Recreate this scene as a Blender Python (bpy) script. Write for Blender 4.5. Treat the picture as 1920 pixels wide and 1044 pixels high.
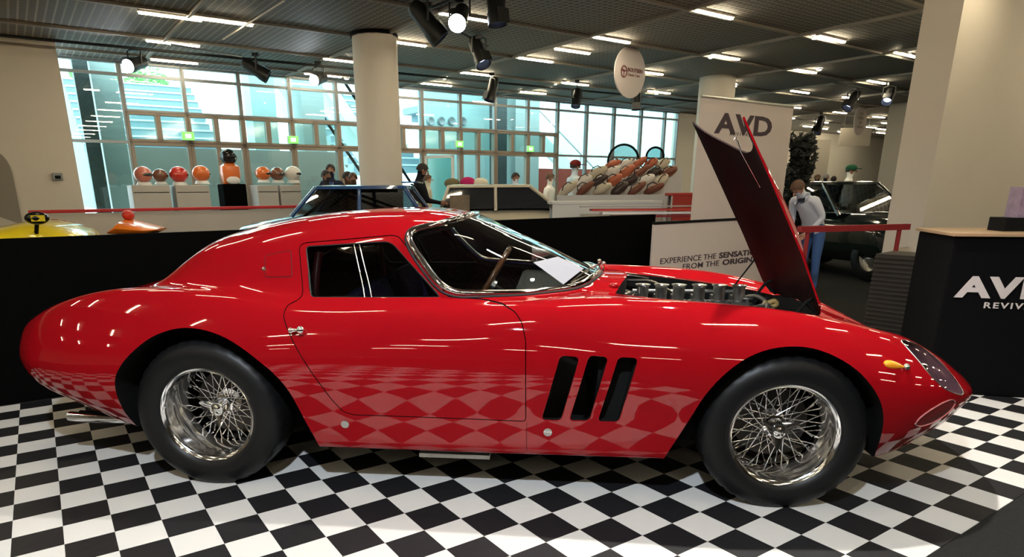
import bpy, bmesh, math, random
from mathutils import Vector, Matrix
from mathutils.bvhtree import BVHTree
from mathutils.geometry import delaunay_2d_cdt
random.seed(7)
PI = math.pi
V = Vector
for o in list(bpy.data.objects):
    bpy.data.objects.remove(o)
SC = bpy.context.scene
COL = SC.collection

# ------------------------------------------------------------------ camera
CAM = V((1.46211812, -3.3391572, 1.2665093))
RX = V((0.99378436, 0.11107728, -0.00738158))
UY = V((-0.02522857, 0.28930512, 0.95690442))
FW = V((-0.10842587, 0.95077042, -0.29030922))
FPX, CPX, CPY = 1211.9011, 898.8368, 724.4021
cd = bpy.data.cameras.new('camera')
cam = bpy.data.objects.new('camera', cd)
COL.objects.link(cam)
cam.matrix_world = Matrix(((RX.x, UY.x, -FW.x, CAM.x), (RX.y, UY.y, -FW.y, CAM.y), (RX.z, UY.z, -FW.z, CAM.z), (0, 0, 0, 1)))
cd.sensor_fit = 'HORIZONTAL'
cd.sensor_width = 36
cd.lens = FPX / 1920 * 36
cd.shift_x = (960 - CPX) / 1920
cd.shift_y = (CPY - 522) / 1920
cd.clip_start = 0.05
cd.clip_end = 200
SC.camera = cam
SC.view_settings.view_transform = 'Standard'
SC.view_settings.look = 'None'
SC.view_settings.gamma = 1
SC.view_settings.use_curve_mapping = False
SC.view_settings.exposure = 2.25
SC.cycles.max_bounces = 8
SC.cycles.transparent_max_bounces = 16
SC.cycles.sample_clamp_indirect = 6
SC.cycles.caustics_reflective = False
SC.cycles.caustics_refractive = False

# ------------------------------------------------------------------ world
w = bpy.data.worlds.new('world')
SC.world = w
w.use_nodes = True
nt = w.node_tree
bg = nt.nodes['Background']
bg.inputs['Color'].default_value = (0.78, 0.95, 1.0, 1)
bg.inputs['Strength'].default_value = 1.5

# hall frame: u along the glass facade, v away from the viewer, z up
TH = math.radians(41.3)
HU = V((math.cos(TH), math.sin(TH), 0))
HN = V((-math.sin(TH), math.cos(TH), 0))
C0 = V((CAM.x, CAM.y, 0))
def H(u, v, z=0.0):
    return C0 + HU * u + HN * v + V((0, 0, z))
def ray(px, py):
    return FW + RX * ((px - CPX) / FPX) - UY * ((py - CPY) / FPX)
def at_y(px, py, Y):
    d = ray(px, py); return CAM + d * ((Y - CAM.y) / d.y)
def at_z(px, py, Z):
    d = ray(px, py); return CAM + d * ((Z - CAM.z) / d.z)
def at_v(px, py, v):
    d = ray(px, py); return CAM + d * (v / d.dot(HN))

# ------------------------------------------------------------------ lights of the hall
def area(name, loc, rot, sx, sy, power, col):
    l = bpy.data.lights.new(name, 'AREA'); l.shape = 'RECTANGLE'; l.size = sx; l.size_y = sy
    l.energy = power; l.color = col
    o = bpy.data.objects.new(name, l); COL.objects.link(o); o.location = loc; o.rotation_euler = rot
    return o
def spot(name, loc, target, power, col, angle=50, blend=0.4, size=0.05):
    l = bpy.data.lights.new(name, 'SPOT'); l.energy = power; l.color = col
    l.spot_size = math.radians(angle); l.spot_blend = blend; l.shadow_soft_size = size
    o = bpy.data.objects.new(name, l); COL.objects.link(o); o.location = loc
    o.rotation_euler = (V(target) - V(loc)).to_track_quat('-Z', 'Y').to_euler()
    return o
CEIL = 3.52
# cool theatre spots on the ceiling tracks: one above the viewer, one beyond the car
spot('track_beam', (1.1, -3.45, 3.30), (1.1, -1.0, 0), 125, (0.80, 0.90, 1.0), 112, 0.6, 0.05)
spot('track_beam', (2.5, .35, 3.30), (2.4, -1.0, 0), 110, (1.0, 0.95, 0.86), 112, 0.7, 0.04)

# ------------------------------------------------------------------ materials
MATS = {}
def mat(name, col=(0.5, 0.5, 0.5), rough=0.5, metal=0.0, coat=0.0, spec=0.5, emit=None, es=0.0, bump=None, trans=0.0, ior=1.45, alpha=1.0, var=0.0, vscale=8.0):
    if name in MATS: return MATS[name]
    m = bpy.data.materials.new(name); m.use_nodes = True
    n = m.node_tree.nodes; L = m.node_tree.links
    b = n['Principled BSDF']
    b.inputs['Base Color'].default_value = (*col, 1)
    b.inputs['Roughness'].default_value = rough
    b.inputs['Metallic'].default_value = metal
    b.inputs['Specular IOR Level'].default_value = spec
    b.inputs['Coat Weight'].default_value = coat
    b.inputs['Coat Roughness'].default_value = 0.02
    b.inputs['Transmission Weight'].default_value = trans
    b.inputs['IOR'].default_value = ior
    b.inputs['Alpha'].default_value = alpha
    if emit:
        b.inputs['Emission Color'].default_value = (*emit, 1)
        b.inputs['Emission Strength'].default_value = es
    if var or bump:
        tc = n.new('ShaderNodeTexCoord')
        nz = n.new('ShaderNodeTexNoise'); nz.inputs['Scale'].default_value = vscale; nz.inputs['Detail'].default_value = 4
        L.new(tc.outputs['Object'], nz.inputs['Vector'])
        if var:
            mx = n.new('ShaderNodeMix'); mx.data_type = 'RGBA'
            mx.inputs[6].default_value = (*[c * (1 - var) for c in col], 1)
            mx.inputs[7].default_value = (*[min(1, c * (1 + var)) for c in col], 1)
            L.new(nz.outputs['Fac'], mx.inputs[0]); L.new(mx.outputs[2], b.inputs['Base Color'])
        if bump:
            n2 = n.new('ShaderNodeTexNoise'); n2.inputs['Scale'].default_value = bump[0]; n2.inputs['Detail'].default_value = 3
            L.new(tc.outputs['Object'], n2.inputs['Vector'])
            bp = n.new('ShaderNodeBump'); bp.inputs['Strength'].default_value = bump[1]; bp.inputs['Distance'].default_value = 0.01
            L.new(n2.outputs['Fac'], bp.inputs['Height']); L.new(bp.outputs['Normal'], b.inputs['Normal'])
    MATS[name] = m
    return m
def glassmat(name, tint, refl_rough=0.01, ior=1.5, boost=1.0):
    if name in MATS: return MATS[name]
    m = bpy.data.materials.new(name); m.use_nodes = True
    n = m.node_tree.nodes; L = m.node_tree.links
    n.remove(n['Principled BSDF'])
    t = n.new('ShaderNodeBsdfTransparent'); t.inputs['Color'].default_value = (*tint, 1)
    g = n.new('ShaderNodeBsdfGlossy'); g.inputs['Roughness'].default_value = refl_rough; g.inputs['Color'].default_value = (1, 1, 1, 1)
    f = n.new('ShaderNodeFresnel'); f.inputs['IOR'].default_value = ior
    ge = n.new('ShaderNodeNewGeometry'); mi_ = n.new('ShaderNodeMix'); mi_.inputs[2].default_value = ior; mi_.inputs[3].default_value = 1 / ior
    L.new(ge.outputs['Backfacing'], mi_.inputs[0]); L.new(mi_.outputs[0], f.inputs['IOR'])
    mu = n.new('ShaderNodeMath'); mu.operation = 'MULTIPLY'; mu.use_clamp = True; mu.inputs[1].default_value = boost
    mx = n.new('ShaderNodeMixShader')
    L.new(f.outputs['Fac'], mu.inputs[0]); L.new(mu.outputs[0], mx.inputs['Fac'])
    L.new(t.outputs['BSDF'], mx.inputs[1]); L.new(g.outputs['BSDF'], mx.inputs[2])
    L.new(mx.outputs['Shader'], n['Material Output'].inputs['Surface'])
    MATS[name] = m
    return m
RED = mat('red_paint', (0.285, 0.0035, 0.007), 0.5, 0.0, 1.0, 0.0)
BLACK = mat('matt_black', (0.006, 0.006, 0.006), 0.8, spec=0.15)
CHROME = mat('chrome', (0.86, 0.86, 0.86), 0.06, 1.0)
ALU = mat('brushed_aluminium', (0.62, 0.61, 0.58), 0.28, 1.0, var=0.08)
STEEL = mat('polished_rim', (0.92, 0.91, 0.90), 0.11, 1.0)
RUBBER = mat('tyre_rubber', (0.007, 0.007, 0.0075), 0.42, spec=0.3)

# ------------------------------------------------------------------ mesh helpers
class MB:
    def __init__(s): s.v = []; s.f = []; s.m = []
    def add(s, vs, fs, mi=0):
        k = len(s.v); s.v += [tuple(v) for v in vs]; s.f += [tuple(i + k for i in f) for f in fs]; s.m += [mi] * len(fs); return s
    def box(s, c, d, rz=0.0, M=None, mi=0, taper=1.0):
        x, y, z = d[0] / 2, d[1] / 2, d[2] / 2
        vs = [V((a * x * (taper if e > 0 else 1), b * y * (taper if e > 0 else 1), e * z)) for e in (-1, 1) for b in (-1, 1) for a in (-1, 1)]
        if M is not None: vs = [M @ v for v in vs]
        if rz: R_ = Matrix.Rotation(rz, 3, 'Z'); vs = [R_ @ v for v in vs]
        vs = [v + V(c) for v in vs]
        return s.add(vs, [(0, 2, 3, 1), (4, 5, 7, 6), (0, 1, 5, 4), (2, 6, 7, 3), (0, 4, 6, 2), (1, 3, 7, 5)], mi)
    def cyl(s, a, b, r, r2=None, n=16, mi=0, cap=True):
        a, b = V(a), V(b); r2 = r if r2 is None else r2
        q = (b - a).to_track_quat('Z', 'Y').to_matrix(); vs = []
        for P, rr in ((a, r), (b, r2)):
            for i in range(n):
                t = 2 * PI * i / n; vs.append(P + q @ V((math.cos(t) * rr, math.sin(t) * rr, 0)))
        fs = [(i, (i + 1) % n, n + (i + 1) % n, n + i) for i in range(n)]
        if cap: fs += [tuple(range(n - 1, -1, -1)), tuple(range(n, 2 * n))]
        return s.add(vs, fs, mi)
    def tube(s, pts, r, n=8, closed=False, mi=0, cap=True, up=None, flat=1.0):
        pts = [V(p) for p in pts]; N = len(pts); vs = []; prev = None
        rr = r if hasattr(r, '__len__') else [r] * N
        for i, p in enumerate(pts):
            if closed: t = pts[(i + 1) % N] - pts[i - 1]
            else: t = pts[min(i + 1, N - 1)] - pts[max(i - 1, 0)]
            t.normalize()
            ref = prev if prev is not None else (V(up) if up else (V((0, 0, 1)) if abs(t.z) < 0.9 else V((1, 0, 0))))
            x = ref - t * ref.dot(t)
            if x.length < 1e-6: x = t.orthogonal()
            x.normalize(); y = t.cross(x); prev = x
            for k in range(n):
                a = 2 * PI * k / n
                vs.append(p + x * (math.cos(a) * rr[i]) + y * (math.sin(a) * rr[i] * flat))
        fs = []
        M_ = N if closed else N - 1
        for i in range(M_):
            j = (i + 1) % N
            for k in range(n):
                fs.append((i * n + k, i * n + (k + 1) % n, j * n + (k + 1) % n, j * n + k))
        if not closed and cap: fs += [tuple(range(n - 1, -1, -1)), tuple((N - 1) * n + k for k in range(n))]
        return s.add(vs, fs, mi)
    def lathe(s, prof, axis='Z', c=(0, 0, 0), n=32, mi=0, close=False):
        # prof: (radius, height)
        vs = []; c = V(c)
        for r, h in prof:
            for i in range(n):
                a = 2 * PI * i / n
                if axis == 'Z': p = V((r * math.cos(a), r * math.sin(a), h))
                elif axis == 'Y': p = V((r * math.cos(a), h, r * math.sin(a)))
                else: p = V((h, r * math.cos(a), r * math.sin(a)))
                vs.append(p + c)
        m = len(prof); fs = []
        for j in range(m if close else m - 1):
            k = (j + 1) % m
            for i in range(n):
                fs.append((j * n + i, j * n + (i + 1) % n, k * n + (i + 1) % n, k * n + i))
        return s.add(vs, fs, mi)
    def ball(s, c, r, n=12, m=8, mi=0, M=None):
        r = V(r) if hasattr(r, '__len__') else V((r, r, r)); vs = []
        for j in range(m + 1):
            ph = PI * j / m
            for i in range(n):
                a = 2 * PI * i / n
                p = V((r.x * math.sin(ph) * math.cos(a), r.y * math.sin(ph) * math.sin(a), r.z * math.cos(ph)))
                if M is not None: p = M @ p
                vs.append(p + V(c))
        fs = []
        for j in range(m):
            for i in range(n):
                fs.append((j * n + i, (j + 1) * n + i, (j + 1) * n + (i + 1) % n, j * n + (i + 1) % n))
        return s.add(vs, fs, mi)
    def loft(s, rings, mi=0, caps=True):
        n = len(rings[0]); vs = [p for r in rings for p in r]; fs = []
        for j in range(len(rings) - 1):
            for i in range(n):
                fs.append((j * n + i, j * n + (i + 1) % n, (j + 1) * n + (i + 1) % n, (j + 1) * n + i))
        if caps: fs += [tuple(range(n - 1, -1, -1)), tuple((len(rings) - 1) * n + i for i in range(n))]
        return s.add(vs, fs, mi)
    def prism(s, poly, f0, f1, mi=0):
        # poly list of 2D points; f0/f1 map a 2D point to 3D at either end
        n = len(poly); vs = [f0(p) for p in poly] + [f1(p) for p in poly]
        fs = [tuple(range(n - 1, -1, -1)), tuple(range(n, 2 * n))] + [(i, (i + 1) % n, n + (i + 1) % n, n + i) for i in range(n)]
        return s.add(vs, fs, mi)
    def build(s, name, mats, parent=None, smooth=None, loc=None, fix=True, bevel=None):
        me = bpy.data.meshes.new(name); me.from_pydata(s.v, [], s.f)
        for m in (mats if isinstance(mats, (list, tuple)) else [mats]): me.materials.append(m)
        me.polygons.foreach_set('material_index', s.m)
        bm = bmesh.new(); bm.from_mesh(me)
        bmesh.ops.remove_doubles(bm, verts=bm.verts, dist=1e-5)
        if fix: bmesh.ops.recalc_face_normals(bm, faces=bm.faces)
        bm.to_mesh(me); bm.free()
        if smooth is not None:
            me.polygons.foreach_set('use_smooth', [True] * len(me.polygons))
            me.set_sharp_from_angle(angle=math.radians(smooth))
        o = bpy.data.objects.new(name, me); COL.objects.link(o)
        if parent: o.parent = parent
        if loc is not None: o.location = loc
        if bevel:
            b = o.modifiers.new('bevel', 'BEVEL'); b.width = bevel; b.segments = 2; b.limit_method = 'ANGLE'
        return o
def tag(o, label=None, cat=None, group=None, kind=None):
    if label: o['label'] = label
    if cat: o['category'] = cat
    if group: o['group'] = group
    if kind: o['kind'] = kind
    return o
def thing(name, label, cat, loc=(0, 0, 0), rz=0.0, group=None):
    o = bpy.data.objects.new(name, None); COL.objects.link(o); o.empty_display_size = 0.1
    o.location = loc; o.rotation_euler = (0, 0, rz)
    return tag(o, label, cat, group)
def struct(o): o['kind'] = 'structure'; return o
def copy_tree(o, parent=None):
    c = o.copy(); COL.objects.link(c); c.parent = parent
    for ch in [x for x in bpy.data.objects if x.parent == o]:
        copy_tree(ch, c)
    return c
def text(body, size, name, m, parent=None, loc=(0, 0, 0), M=None, ext=0.002, sx=1.0, bold=0.0, space=1.0, align='LEFT'):
    c = bpy.data.curves.new(name, 'FONT'); c.body = body; c.size = size; c.extrude = ext; c.offset = bold
    c.space_character = space; c.align_x = align; c.resolution_u = 3
    t = bpy.data.objects.new(name, c); COL.objects.link(t)
    dg = bpy.context.evaluated_depsgraph_get(); dg.update()
    me = bpy.data.meshes.new_from_object(t.evaluated_get(dg))
    bpy.data.objects.remove(t)
    me.materials.clear(); me.materials.append(m)
    me.transform(Matrix.Diagonal((sx, 1, 1, 1)))
    if M is not None: me.transform(M)
    o = bpy.data.objects.new(name, me); COL.objects.link(o); o.location = loc
    if parent: o.parent = parent
    return o
def pchip(xs, ys):
    n = len(xs); h = [xs[i + 1] - xs[i] for i in range(n - 1)]; d = [(ys[i + 1] - ys[i]) / h[i] for i in range(n - 1)]
    m = [0.0] * n; m[0] = d[0]; m[-1] = d[-1]
    for i in range(1, n - 1):
        if d[i - 1] * d[i] > 0:
            w1 = 2 * h[i] + h[i - 1]; w2 = h[i] + 2 * h[i - 1]; m[i] = (w1 + w2) / (w1 / d[i - 1] + w2 / d[i])
    def f(x):
        if x <= xs[0]: return ys[0] + m[0] * (x - xs[0])
        if x >= xs[-1]: return ys[-1] + m[-1] * (x - xs[-1])
        i = 0
        while x > xs[i + 1]: i += 1
        t = (x - xs[i]) / h[i]
        return (ys[i] * (2 * t ** 3 - 3 * t * t + 1) + h[i] * m[i] * (t ** 3 - 2 * t * t + t) + ys[i + 1] * (3 * t * t - 2 * t ** 3) + h[i] * m[i + 1] * (t ** 3 - t * t))
    return f
def catmull(P, n, closed=False):
    # centripetal Catmull-Rom through 2D/3D points
    P = [V(p) for p in P]; out = []; N = len(P)
    rng = range(N) if closed else range(N - 1)
    for i in rng:
        p1, p2 = P[i], P[(i + 1) % N]
        p0 = P[i - 1] if (closed or i > 0) else p1 * 2 - p2
        p3 = P[(i + 2) % N] if (closed or i + 2 < N) else p2 * 2 - p1
        t0 = 0; t1 = t0 + max(1e-4, (p1 - p0).length ** 0.5); t2 = t1 + max(1e-4, (p2 - p1).length ** 0.5); t3 = t2 + max(1e-4, (p3 - p2).length ** 0.5)
        for k in range(n):
            t = t1 + (t2 - t1) * k / n
            A1 = p0 * ((t1 - t) / (t1 - t0)) + p1 * ((t - t0) / (t1 - t0)); A2 = p1 * ((t2 - t) / (t2 - t1)) + p2 * ((t - t1) / (t2 - t1)); A3 = p2 * ((t3 - t) / (t3 - t2)) + p3 * ((t - t2) / (t3 - t2))
            B1 = A1 * ((t2 - t) / (t2 - t0)) + A2 * ((t - t0) / (t2 - t0)); B2 = A2 * ((t3 - t) / (t3 - t1)) + A3 * ((t - t1) / (t3 - t1))
            out.append(B1 * ((t2 - t) / (t2 - t1)) + B2 * ((t - t1) / (t2 - t1)))
    if not closed: out.append(P[-1])
    return out
def rpoly(P, r, n=5):
    # polygon with rounded corners; r number or list
    P = [V(p).to_2d() for p in P]; N = len(P); out = []
    for i, p in enumerate(P):
        rr = r[i] if hasattr(r, '__len__') else r
        if rr <= 0: out.append(p); continue
        a = (P[i - 1] - p); b = (P[(i + 1) % N] - p); rr = min(rr, a.length * .49, b.length * .49)
        a = p + a.normalized() * rr; b = p + b.normalized() * rr
        for k in range(n + 1):
            t = k / n; out.append(a * (1 - t) ** 2 + p * 2 * t * (1 - t) + b * t * t)
    return out
def offset_poly(P, d):
    # positive d grows a counter-clockwise polygon
    N = len(P); A = sum(P[i - 1].x * P[i].y - P[i].x * P[i - 1].y for i in range(N)); s = 1 if A > 0 else -1; out = []
    for i in range(N):
        t = (P[(i + 1) % N] - P[i - 1])
        if t.length < 1e-9: out.append(P[i].copy()); continue
        t.normalize(); out.append(P[i] + V((t.y, -t.x)) * d * s)
    return out
# ================================================================== the red sports car
def smooth_tab(tab, wide=0.0, sg=0.022):
    f = pchip([a for a, b in tab], [b for a, b in tab]); lo, hi = tab[0][0], tab[-1][0]
    f0, f1 = tab[0][1], tab[-1][1]
    ks = [(k * sg * 0.6, math.exp(-0.5 * (k * 0.6) ** 2)) for k in range(-4, 5)]; W = sum(b for a, b in ks)
    def g(x):
        s = 0
        k_ = 1 + wide * min(1, max(0, (x - lo - .12) / .3)) * min(1, max(0, (hi - x - .25) / .35))
        for dx, wt in ks:
            q = x + dx * k_
            if q < lo: v = 2 * f0 - f(2 * lo - q)
            elif q > hi: v = 2 * f1 - f(2 * hi - q)
            else: v = f(q)
            s += v * wt
        return s / W
    return g
TAB = dict(
 zt=[(-1.17, .600), (-1.14, .640), (-1.10, .660), (-1.0, .700), (-.8, .772), (-.62, .822), (-.54, .840), (-.475, .852), (-.42, .874), (-.34, .938), (-.26, .998), (-.18, 1.046), (-.10, 1.078), (0, 1.102), (.14, 1.134), (.28, 1.156), (.49, 1.177), (.68, 1.184), (.81, 1.184), (.93, 1.175), (1.05, 1.152), (1.24, 1.072), (1.47, .972), (1.58, .922), (1.66, .885), (1.72, .868), (1.80, .864), (2.1, .852), (2.3, .832), (2.45, .803), (2.6, .760), (2.75, .705), (2.88, .655), (3.0, .605), (3.1, .560), (3.2, .507), (3.27, .468), (3.31, .438)],
 yr=[(-1.17, .20), (-1.0, .26), (-.6, .32), (-.45, .36), (-.3, .42), (-.1, .455), (.15, .475), (.5, .485), (.9, .475), (1.07, .455), (1.25, .40), (1.45, .32), (1.62, .24), (1.75, .22), (2.1, .22), (2.6, .21), (3.0, .20), (3.2, .17), (3.31, .06)],
 dzr=[(-1.17, .004), (-.6, .008), (-.47, .008), (-.40, .022), (-.3, .040), (-.1, .050), (.15, .055), (.5, .058), (.9, .058), (1.07, .058), (1.25, .050), (1.45, .030), (1.62, .014), (1.75, .010), (2.1, .012), (2.6, .010), (3.0, .008), (3.2, .006), (3.31, .002)],
 ym=[(-1.17, .34), (-1.0, .42), (-.75, .48), (-.55, .52), (-.35, .555), (-.15, .60), (.1, .655), (.4, .690), (.7, .700), (1.0, .685), (1.15, .655), (1.3, .600), (1.45, .530), (1.6, .440), (1.72, .420), (2.1, .430), (2.5, .420), (2.8, .38), (3.0, .33), (3.2, .25), (3.31, .10)],
 zm=[(-1.17, .592), (-1.1, .652), (-1.0, .700), (-.8, .772), (-.6, .822), (-.45, .846), (-.3, .862), (-.15, .874), (.1, .872), (.4, .852), (.7, .846), (1.0, .846), (1.15, .846), (1.3, .846), (1.45, .846), (1.6, .840), (1.72, .828), (2.1, .786), (2.3, .762), (2.5, .734), (2.65, .706), (2.8, .676), (2.9, .660), (3.0, .615), (3.1, .565), (3.2, .505), (3.27, .465), (3.31, .435)],
 yc=[(-1.17, .40), (-1.1, .49), (-1.0, .56), (-.8, .63), (-.55, .675), (-.3, .710), (0, .750), (.3, .775), (.6, .780), (1.0, .770), (1.3, .755), (1.5, .735), (1.7, .705), (2.0, .690), (2.4, .685), (2.7, .665), (2.85, .625), (3.0, .560), (3.1, .500), (3.2, .405), (3.27, .30), (3.31, .16)],
 zc=[(-1.17, .575), (-1.1, .642), (-1.0, .690), (-.8, .775), (-.6, .828), (-.4, .854), (-.2, .858), (0, .846), (.3, .805), (.6, .780), (1.0, .780), (1.3, .800), (1.5, .815), (1.75, .825), (1.9, .824), (2.17, .813), (2.37, .795), (2.56, .763), (2.7, .729), (2.85, .685), (2.93, .652), (3.0, .615), (3.1, .555), (3.2, .492), (3.27, .455), (3.31, .430)],
 yw=[(-1.17, .44), (-1.12, .53), (-1.06, .605), (-1.0, .660), (-.9, .735), (-.75, .800), (-.6, .838), (-.4, .868), (-.2, .884), (0, .888), (.25, .874), (.6, .848), (1.0, .836), (1.5, .842), (2.0, .862), (2.4, .876), (2.65, .866), (2.8, .838), (2.9, .800), (3.0, .742), (3.1, .655), (3.17, .580), (3.23, .475), (3.28, .345), (3.31, .18)],
 zw=[(-1.17, .515), (-.9, .530), (-.4, .575), (0, .620), (.5, .640), (1.0, .640), (1.6, .640), (2.0, .635), (2.4, .620), (2.7, .545), (2.9, .500), (3.1, .455), (3.23, .430), (3.31, .415)],
 yl=[(-1.17, .40), (-1.06, .57), (-.9, .69), (-.6, .79), (-.4, .825), (0, .86), (.5, .838), (1.0, .826), (1.6, .828), (2.4, .852), (2.75, .825), (2.9, .765), (3.0, .700), (3.1, .605), (3.2, .46), (3.28, .29), (3.31, .15)],
 kl=[(-1.17, .35), (0, .36), (1, .40), (3.31, .40)],
 ys=[(-1.17, .33), (-1.06, .48), (-.9, .585), (-.6, .69), (-.4, .745), (0, .812), (.5, .812), (1.0, .806), (1.6, .806), (2.4, .805), (2.75, .745), (2.9, .675), (3.0, .600), (3.1, .500), (3.2, .36), (3.28, .20), (3.31, .10)],
 zb=[(-1.17, .470), (-1.1, .425), (-1.0, .375), (-.85, .325), (-.7, .293), (-.55, .262), (-.4, .238), (-.2, .215), (0, .208), (.5, .207), (1.2, .204), (1.95, .207), (2.4, .205), (2.75, .205), (2.85, .218), (3.0, .252), (3.1, .285), (3.2, .330), (3.27, .370), (3.31, .398)],
)
NS = lambda x: x if x < 2.8 else 2.8 + (x - 2.8) * 1.075
KEY = {k: smooth_tab([(NS(a), b) for a, b in t], 4.0 if k in ('yw', 'zw', 'yl', 'kl', 'ys', 'zb') else (2.5 if k in ('yc', 'zc') else 0.0)) for k, t in TAB.items()}
XN = NS(3.31)
NSEG = [10, 14, 12, 12, 8, 6]
def section(x, off=0.0, zfloor=None):
    k = {n: f(x) for n, f in KEY.items()}
    zr = k['zt'] - k['dzr']; zl = k['zb'] + k['kl'] * (k['zw'] - k['zb'])
    P = [(0, k['zt']), (k['yr'], zr), (k['ym'], k['zm']), (k['yc'], k['zc']), (k['yw'], k['zw']), (k['yl'], zl), (k['ys'], k['zb'])]
    ext = [(-k['yr'], zr)] + P
    full = []
    # interpolate keeping the mirrored tangent at the crown
    Q = [V(p) for p in ext]; out = []
    for i in range(1, len(Q) - 1):
        p0, p1, p2 = Q[i - 1], Q[i], Q[i + 1]; p3 = Q[i + 2] if i + 2 < len(Q) else p2 * 2 - p1
        n = NSEG[i - 1]
        t0 = 0; t1 = max(1e-4, (p1 - p0).length ** .5); t2 = t1 + max(1e-4, (p2 - p1).length ** .5); t3 = t2 + max(1e-4, (p3 - p2).length ** .5)
        for j in range(n):
            t = t1 + (t2 - t1) * j / n
            A1 = p0 * ((t1 - t) / (t1 - t0)) + p1 * ((t - t0) / (t1 - t0)); A2 = p1 * ((t2 - t) / (t2 - t1)) + p2 * ((t - t1) / (t2 - t1)); A3 = p2 * ((t3 - t) / (t3 - t2)) + p3 * ((t - t2) / (t3 - t2))
            B1 = A1 * ((t2 - t) / (t2 - t0)) + A2 * ((t - t0) / (t2 - t0)); B2 = A2 * ((t3 - t) / (t3 - t1)) + A3 * ((t - t1) / (t3 - t1))
            out.append(B1 * ((t2 - t) / (t2 - t1)) + B2 * ((t - t1) / (t2 - t1)))
    out.append(Q[-1])
    if off:
        N = len(out); o2 = []
        for i, p in enumerate(out):
            a = out[i - 1] if i else V((-out[1].x, out[1].y)); b = out[i + 1] if i + 1 < N else p * 2 - out[i - 1]
            t = (b - a).normalized(); q = p + V((t.y, -t.x)) * off
            o2.append(V((max(0.0, q.x), q.y)))
        out = o2
    return out
def body_ring(x):
    h = section(x); e = h[-1]
    h = h + [V((e.x - .012, e.y - .010)), V((e.x - .035, e.y - .014)), V((e.x * .5, e.y - .014)), V((0, e.y - .014))]
    r = [V((x, -p.x, p.y)) for p in h]
    l = [V((x, p.x, p.y)) for p in h[1:-1]]
    return r + l[::-1]
def xs_stations():
    xs = []; x = -1.17
    while x < XN:
        xs.append(x)
        d = .022
        if x < -1.0 or x > 3.15: d = .009
        elif x < -.85 or x > 3.0: d = .014
        x += d
    xs.append(XN)
    return xs
XS = xs_stations()
rings = [body_ring(x) for x in XS]
# round the closed tail panel
c0 = sum(rings[0], V()) / len(rings[0])
tailr = [[c0 + (p - c0) * s + V((dx, 0, 0)) for p in rings[0]] for s, dx in ((.80, -.022), (.90, -.018), (.96, -.011))]
noser = [[V((XN, 0, .415)) + (p - V((XN, 0, .415))) * s + V((dx, 0, 0)) for p in rings[-1]] for s, dx in ((.8, .006), (.45, .011))]
REFB = MB().loft(tailr + rings + noser)
ref = REFB.build('body_reference', RED)
rm = ref.data
def loopnormal(me): return [v.normal.copy() for v in me.vertices]
RV = [v.co.copy() for v in rm.vertices]; RN = loopnormal(rm)
RP = [tuple(p.vertices) for p in rm.polygons]
BV = BVHTree.FromPolygons(RV, RP)
def surf_normal(co):
    loc, nr, idx, dist = BV.find_nearest(co)
    if loc is None: return None, 9
    ps = RP[idx]
    if len(ps) > 8: return nr, dist
    ws = [1 / (1e-7 + (RV[i] - loc).length_squared) for i in ps]
    n = V()
    if len(ps) == 4:
        # bilinear weights by inverse areas are enough at this density
        from mathutils.interpolate import poly_3d_calc
        ws = poly_3d_calc([RV[i] for i in ps], loc)
    for w_, i in zip(ws, ps): n += RN[i] * w_
    return n.normalized(), dist
def hit_px(px, py):
    d = ray(px, py); r = BV.ray_cast(CAM, d)
    return r[0]
def hit_y(x, z, side=-1):
    r = BV.ray_cast(V((x, side * 2.0, z)), V((0, -side, 0)))
    return r[0]
def hit_z(x, y):
    r = BV.ray_cast(V((x, y, 2.0)), V((0, 0, -1)))
    return r[0]
def px_poly(pts, r=0, n=5):
    # a closed outline read on the near flank: its (x, z) polygon
    P = []
    for p in pts:
        h = hit_px(*p); P.append(V((h.x, h.z)))
    return rpoly(P, r, n) if r else P
def boolean(o, c, op='DIFFERENCE', keep=False, solver='EXACT'):
    md = o.modifiers.new('b', 'BOOLEAN'); md.operation = op; md.object = c; md.solver = solver
    dg = bpy.context.evaluated_depsgraph_get(); dg.update()
    me = bpy.data.meshes.new_from_object(o.evaluated_get(dg))
    if len(me.vertices) < (.5 * len(o.data.vertices) if op == 'DIFFERENCE' else 50):
        bpy.data.meshes.remove(me); md.use_self = True
        dg = bpy.context.evaluated_depsgraph_get(); dg.update()
        me = bpy.data.meshes.new_from_object(o.evaluated_get(dg))
    o.modifiers.clear(); old = o.data; o.data = me; bpy.data.meshes.remove(old)
    if not keep: bpy.data.objects.remove(c)
    return o
def cutter(mb, mi=1):
    mb.m = [mi] * len(mb.f)
    return mb.build('cutter', [RED, BLACK, MATS.get('lamp_bowl_silver', BLACK)])
def yprism(poly, y0, y1):
    return MB().prism([(p[0], p[1]) for p in poly], lambda p: V((p[0], y0, p[1])), lambda p: V((p[0], y1, p[1])))
def zprism(poly, z0, z1):
    return MB().prism([(p[0], p[1]) for p in poly], lambda p: V((p[0], p[1], z0)), lambda p: V((p[0], p[1], z1)))
def renormal(me, tol=6e-4):
    # shade by the uncut body surface wherever a face still lies on it
    me.polygons.foreach_set('use_smooth', [True] * len(me.polygons))
    cache = {}; out = [None] * len(me.loops)
    for p in me.polygons:
        on = []
        for li in p.loop_indices:
            vi = me.loops[li].vertex_index
            if vi not in cache: cache[vi] = surf_normal(me.vertices[vi].co)
            on.append(cache[vi])
        ok = all(d < tol for n_, d in on)
        if ok:
            c, dd = surf_normal(p.center)
            if dd > 4e-3 or abs(c.dot(p.normal)) < .75: ok = False
        for li, (n_, d) in zip(p.loop_indices, on):
            if ok: out[li] = n_ if n_.dot(p.normal) > 0 else -n_
            else: out[li] = p.normal.copy()
    me.normals_split_custom_set(out)
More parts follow.
